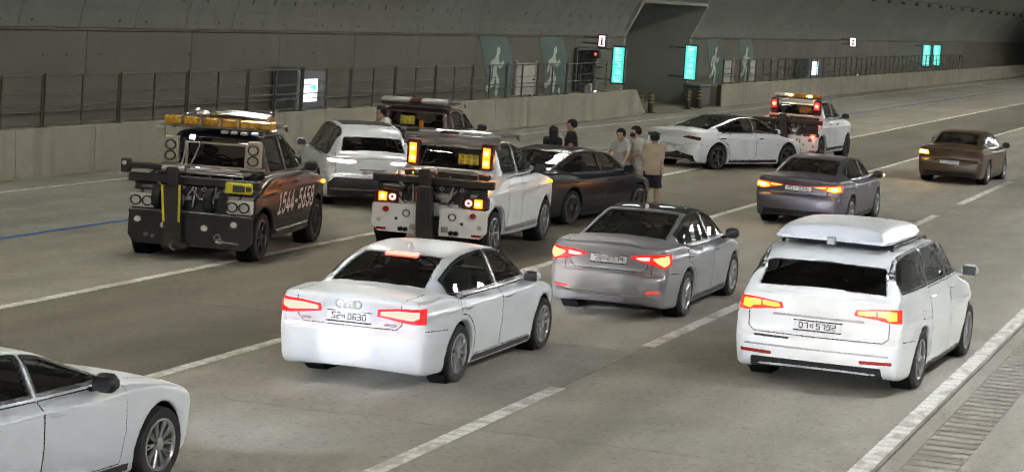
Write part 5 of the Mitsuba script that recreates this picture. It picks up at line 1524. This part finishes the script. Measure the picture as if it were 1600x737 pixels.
c.update(size=(1, .985, 1.0), tum=.27, paint='m_paint_pearl', roh=1.12, wb=3.09, r=.37, plate=(0, .80, .04), spokes=5, handle_mat='m_chrome',
         lamps=[dict(name='tail_lamp', poly=[(.42, .985), (.44, 1.06), (.70, 1.09), (.98, 1.10), (.98, .93), (.86, .925), (.66, .96)], mat='m_red_lens', wrap=.5, light=((1.0, .03, .015), .3)),
                dict(name='tail_lamp_core', poly=[(.46, 1.0), (.48, 1.04), (.66, 1.06), (.67, 1.01), (.58, .995)], mat='m_amber_lens', wrap=.5, off=.011, light=((3.2, .95, .05), .3), rad=.008),
                dict(name='tail_lamp_core', poly=[(.69, 1.0), (.70, 1.065), (.90, 1.07), (.91, .97), (.82, .95), (.78, .99)], mat='m_amber_lens', wrap=.5, off=.011, light=((3.4, .80, .04), .3), rad=.008),
                dict(name='reflector', poly=[(.50, .40), (.86, .41), (.86, .45), (.50, .44)], mat='m_red_lens', wrap=.3, rad=.006),
                dict(name='headlamp', poly=[(.42, .82), (.45, .90), (.86, .96), (.92, .86), (.6, .80)], mat='m_clear_lens', wrap=.5, front=True)],
         rear_patches=[('diffuser', [(-.74, .22), (.74, .22), (.72, .36), (-.72, .36)], 'm_trim'), ('chrome_strip', [(-.52, .895), (.52, .895), (.50, .925), (-.50, .925)], 'm_steel'), ('bumper_slot', [(.30, .615), (.70, .615), (.70, .64), (.30, .64)], 'm_trim'), ('bumper_crease', [(-.80, .505), (.80, .505), (.80, .525), (-.80, .525)], 'm_steel')],
         rear_seams=BOOT(.67, 1.10, .78))
A = car('people_carrier', 'white people carrier with a white roof box and amber-lit tail lamps at right', c, (25.75, 4.70, 0), -.037)
th = A
q = th.holder('roof_rail')
for s in (-1, 1):
    th.part('rail', tube([(.75, s * .62, 1.74), (.8, s * .62, 1.795), (2.6, s * .62, 1.795), (2.7, s * .62, 1.74)], .018), 'm_black', 40, q)
for x in (.95, 2.2):
    th.part('cross_bar', rbox(x - .03, x + .03, -.66, .66, 1.78, 1.81, .012), 'm_black', 30, q)
rbx = Thing('roof_box', 'glossy white cargo box carried on the roof of the people carrier', 'roof box', (25.75, 4.70, 0), -.037)
def boxf(x, y, z):
    xe = x + .25 * y * y
    t = np.clip((x - .45) / 2.2, 0, 1)
    top = 2.06 - .06 * (2 * t - .75)**2 - .10 * y * y
    hw = .66 - .10 * np.maximum(t - .45, 0)**2 * 3 - .03 * (1 - np.clip((x - .4) / .3, 0, 1))
    return smax(smax(z - top, 1.835 - z, .04), smax(np.abs(y) - hw + .70 * (z - 1.84), np.abs(xe - 1.52) - 1.10 + .60 * (z - 1.84), .08), .05)
rbx.part('lid', surface(boxf, (.2, -.85, 1.7), (2.85, .85, 2.3), .020), 'm_paint_white', True)
rbx.part('tray', rbox(.56, 2.55, -.54, .54, 1.80, 1.85, .02), 'm_trim', 30)
rbx.part('latch', rbox(.40, .46, -.05, .05, 1.79, 1.89, .01), 'm_steel', 30)

# 7 white crossover turned across the lane
c = hatch(4.65, 1.92, 1.66)
c.update(paint='m_paint_white', sunroof=(1.0, 2.4, .5), spokes=5, rim='m_rim_dark', cat='car', res=.026, trim='m_trim',
         lamps=[dict(name='tail_lamp', poly=[(.36, .925), (.38, .975), (.97, .995), (.98, .955), (.86, .925), (.5, .905)], mat='m_red_lens', wrap=.5, light=((3.2, 1.9, 1.5), .2), rad=.006),
                dict(name='headlamp', poly=[(.42, .80), (.45, .86), (.86, .92), (.92, .82), (.6, .78)], mat='m_clear_lens', wrap=.5, front=True)],
         rear_patches=[('lower_bumper', [(-.84, .24), (.84, .24), (.86, .50), (.74, .62), (-.74, .62), (-.86, .50)], 'm_trim'), ('skid_strip', [(-.80, .37), (.80, .37), (.80, .40), (-.80, .40)], 'm_steel')],
         rear_seams=BOOT(.66, 1.1, .72), plate=(0, .73, .05))
A = car('white_crossover', 'white crossover standing askew between the tow trucks with thin pale tail lamps', c, (41.1, 15.76, 0), .52)

# 8 dark car at the right edge with one amber indicator
c = sedan(4.8, 1.83, 1.46, deck=1.07, zb=.98)
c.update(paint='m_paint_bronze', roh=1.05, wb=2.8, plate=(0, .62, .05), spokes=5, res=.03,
         lamps=[dict(name='tail_lamp', poly=[(.36, .85), (.60, .93), (.95, .93), (.95, .80), (.55, .80)], mat='m_dark_lens', wrap=.5),
                dict(name='headlamp', poly=[(.46, .64), (.48, .72), (.90, .80), (.94, .70), (.6, .63)], mat='m_clear_lens', wrap=.55, front=True)],
         rear_patches=[('diffuser', [(-.70, .20), (.70, .20), (.66, .36), (-.66, .36)], 'm_black')], rear_seams=BOOT(.68, .99, .58))
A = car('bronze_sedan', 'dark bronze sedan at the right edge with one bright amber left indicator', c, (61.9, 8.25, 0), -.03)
m = patch(A.B, rnd([(.60, .80), (.62, .92), (.92, .92), (.92, .80)], .03), (-1, .5, 0), (0, 1, 0), (0, 0, 1), (1, -.5, 0), .012, .02, .04)
A.part('indicator', m, 'm_amber_lens', 30, light=((3.4, .9, .04), .6))
m = patch(A.B, rnd([(.68, .83), (.68, .90), (.84, .90), (.84, .83)], .02), (-1, .5, 0), (0, 1, 0), (0, 0, 1), (1, -.5, 0), .018, .02, .03)
A.part('indicator_bulb', m, 'm_clear_lens', 30, light=((160, 80, 10), 4.0))

# 9 white saloon entering at the lower left
c = sedan(4.85, 1.86, 1.45, deck=1.07, zb=.98)
hd, HH, zz = .98, 1.40, .98
c['gh'] = [(.50, zz - .15, 1), (.62, 1.06), (.80, 1.14), (1.20, HH - .15), (1.55, HH - .04), (1.85, HH - .005), (2.15, HH - .02), (2.45, HH - .07), (2.8, HH - .19), (3.3, hd + .06), (3.48, hd - .04), (3.4, zz - .15, 1)]
c['windshield'] = ((3.28, hd + .07, .66), (2.5, HH - .09, .54)); c['dlo'] = (1.02, 3.2); c['pillars'] = (2.15,)
c.update(paint='m_paint_white', roh=1.08, wb=2.84, spokes=10, mirror_mat='m_black', res=.024, mirror=(2.86, .98), xA=3.3,
         lamps=[dict(name='headlamp', poly=[(.40, .64), (.44, .72), (.70, .77), (.96, .82), (.98, .73), (.8, .67), (.6, .63)], mat='m_clear_lens', wrap=.7, front=True, light=((2.2, 2.0, 1.7), .3)),
                dict(name='tail_lamp', poly=[(.36, .85), (.60, .93), (.95, .93), (.95, .80), (.55, .80)], mat='m_dark_lens', wrap=.5)],
         front_patches=[('grille', [(-.48, .50), (.48, .50), (.56, .68), (-.56, .68)], 'm_black'), ('lower_grille', [(-.70, .26), (.70, .26), (.60, .40), (-.60, .40)], 'm_black')],
         top_seams=[[(3.6, -.70), (4.4, -.62), (4.66, -.52)], [(3.6, .70), (4.4, .62), (4.66, .52)]])
A = car('entering_sedan', 'white sedan entering at the lower left, only its front wing and wheel near the edge', c, (13.5, 9.412, 0), -.06)
headlight(A, c, .62, .70, 4.85, 40.0, 4.2)
flood(A, .62, .72, 4.85, 7.0)
A.part('mirror_indicator', rbox(2.945, 2.965, -1.06, -.94, 1.045, 1.075, .008), 'm_amber_lens', 30, light=((4, 3, .4), .1))

# the car behind the people carrier, whose headlights light it, stands just below the picture
c = sedan(4.7, 1.82, 1.44)
c.update(paint='m_paint_grey', roh=1.05, wb=2.75, spokes=5, res=.034,
         lamps=[dict(name='headlamp', poly=[(.42, .66), (.45, .74), (.86, .80), (.90, .70), (.6, .64)], mat='m_clear_lens', wrap=.5, front=True, light=((3, 3.2, 3.6), .2))])
A = car('following_sedan', 'grey sedan following the people carrier, below the lower edge of the picture', c, (8.5, 4.6, 0), 0)
headlight(A, c, .62, .70, 4.7, 54.0, 12.4, 1.5, .05)

# 10-13 the tow trucks
W1 = wrecker('white_tow_truck', 'white tow truck with four glowing amber lamps and folded dark boom', (34.62, 12.47, 0), .045, 'white', 'm_paint_pearl')
sticker(W1, 1.40, -.30, 1.64, .34, .18, 5)
W1.part('side_indicator', rbox(4.0, 4.07, -1.02, -.93, 1.12, 1.18, .015), 'm_amber_lens', 30, light=((4, .8, .04), .2))
W2 = wrecker('black_tow_truck', 'black tow truck with yellow boom strips and a phone number on its door', (30.95, 14.70, 0), .14, 'black', 'm_paint_black', H=2.04, W=1.94)
tm = meshkit.text_mesh('1544-5658', .30, .004, bold=True)
tv = tm.vertices.copy(); tv[:, 0] *= .86; tv[:, 1] *= 1.15; tv[:, 0] += tv[:, 1] * .30
W2.part('lettering', laid(W2.B, (tv, tm.faces), (1.55, -1.6, .72), (1, 0, 0), (0, 0, 1), (0, 1, 0), .012), 'm_lettering')
W2.part('side_indicator', rbox(4.2, 4.28, -1.0, -.88, 1.06, 1.12, .015), 'm_amber_lens', 30, light=((4, .9, .05), .2))
W3 = wrecker('burgundy_tow_truck', 'dark burgundy tow truck with a yellow sticker in its back window, behind the white crossover', (44.8, 16.75, 0), .10, 'far', 'm_paint_burgundy', H=1.90)
sticker(W3, 1.40, .16, 1.60, .30, .20, 9)
W3.part('pennant', joined([rbox(1.36, 1.39, -.20, -.10, 1.36, 1.62, .02)]), 'm_amber_lens', 30)
W4 = wrecker('red_lit_tow_truck', 'white tow truck with bright red lamps towing the crashed sedan', (65.1, 13.24, 0), -.05, 'red', 'm_paint_pearl', H=1.90)
sticker(W4, 1.40, -.28, 1.62, .34, .16, 12, m='m_amber_lens')

# ------------------------------------------------------------------ people
person('person in beige t-shirt and dark shorts standing with back turned by the black sedan', (46.5, 11.97, 0), .15, 'm_tee_beige', 'm_shorts', 1.72, stance=.13, long_legs=False, loose=.015, sleeve=.24, arms={1: ((.0, .03, -.27), (.12, .0, -.48)), -1: ((.0, -.03, -.27), (.06, -.03, -.51))})
person('dark-haired person in light shirt and face mask facing left beside the beige t-shirt', (47.5, 12.52, 0), 2.3, 'm_tee_white', 'm_trousers', 1.78, lean=.16, arms={1: ((.10, .07, -.24), (.28, .0, -.32)), -1: ((.06, -.06, -.26), (.22, -.02, -.42))}, mask=True)
person('person in pale grey shirt leaning towards the black sedan bonnet', (47.35, 12.82, 0), 2.9, 'm_tee_grey', 'm_dark', 1.72, lean=.22, arms={1: ((.14, .08, -.22), (.34, .06, -.36)), -1: ((.14, -.10, -.20), (.36, -.06, -.34))})
person('long-haired person in black standing behind the black sedan', (47.3, 14.3, 0), .5, 'm_tee_black', 'm_dark', 1.62, hair='long', female=True, head_yaw=.2)
person('tall person in black t-shirt looking left, behind the black sedan', (48.3, 14.2, 0), 1.9, 'm_tee_black', 'm_dark', 1.75, head_yaw=.3)
person('person in white shirt bending between the white crossover and the burgundy tow truck', (46.3, 17.48, 0), 2.3, 'm_tee_white', 'm_dark', 1.86, lean=.25, loose=.03, arms={1: ((.2, .06, -.18), (.4, .0, -.2)), -1: ((.2, -.06, -.18), (.4, .0, -.2))})
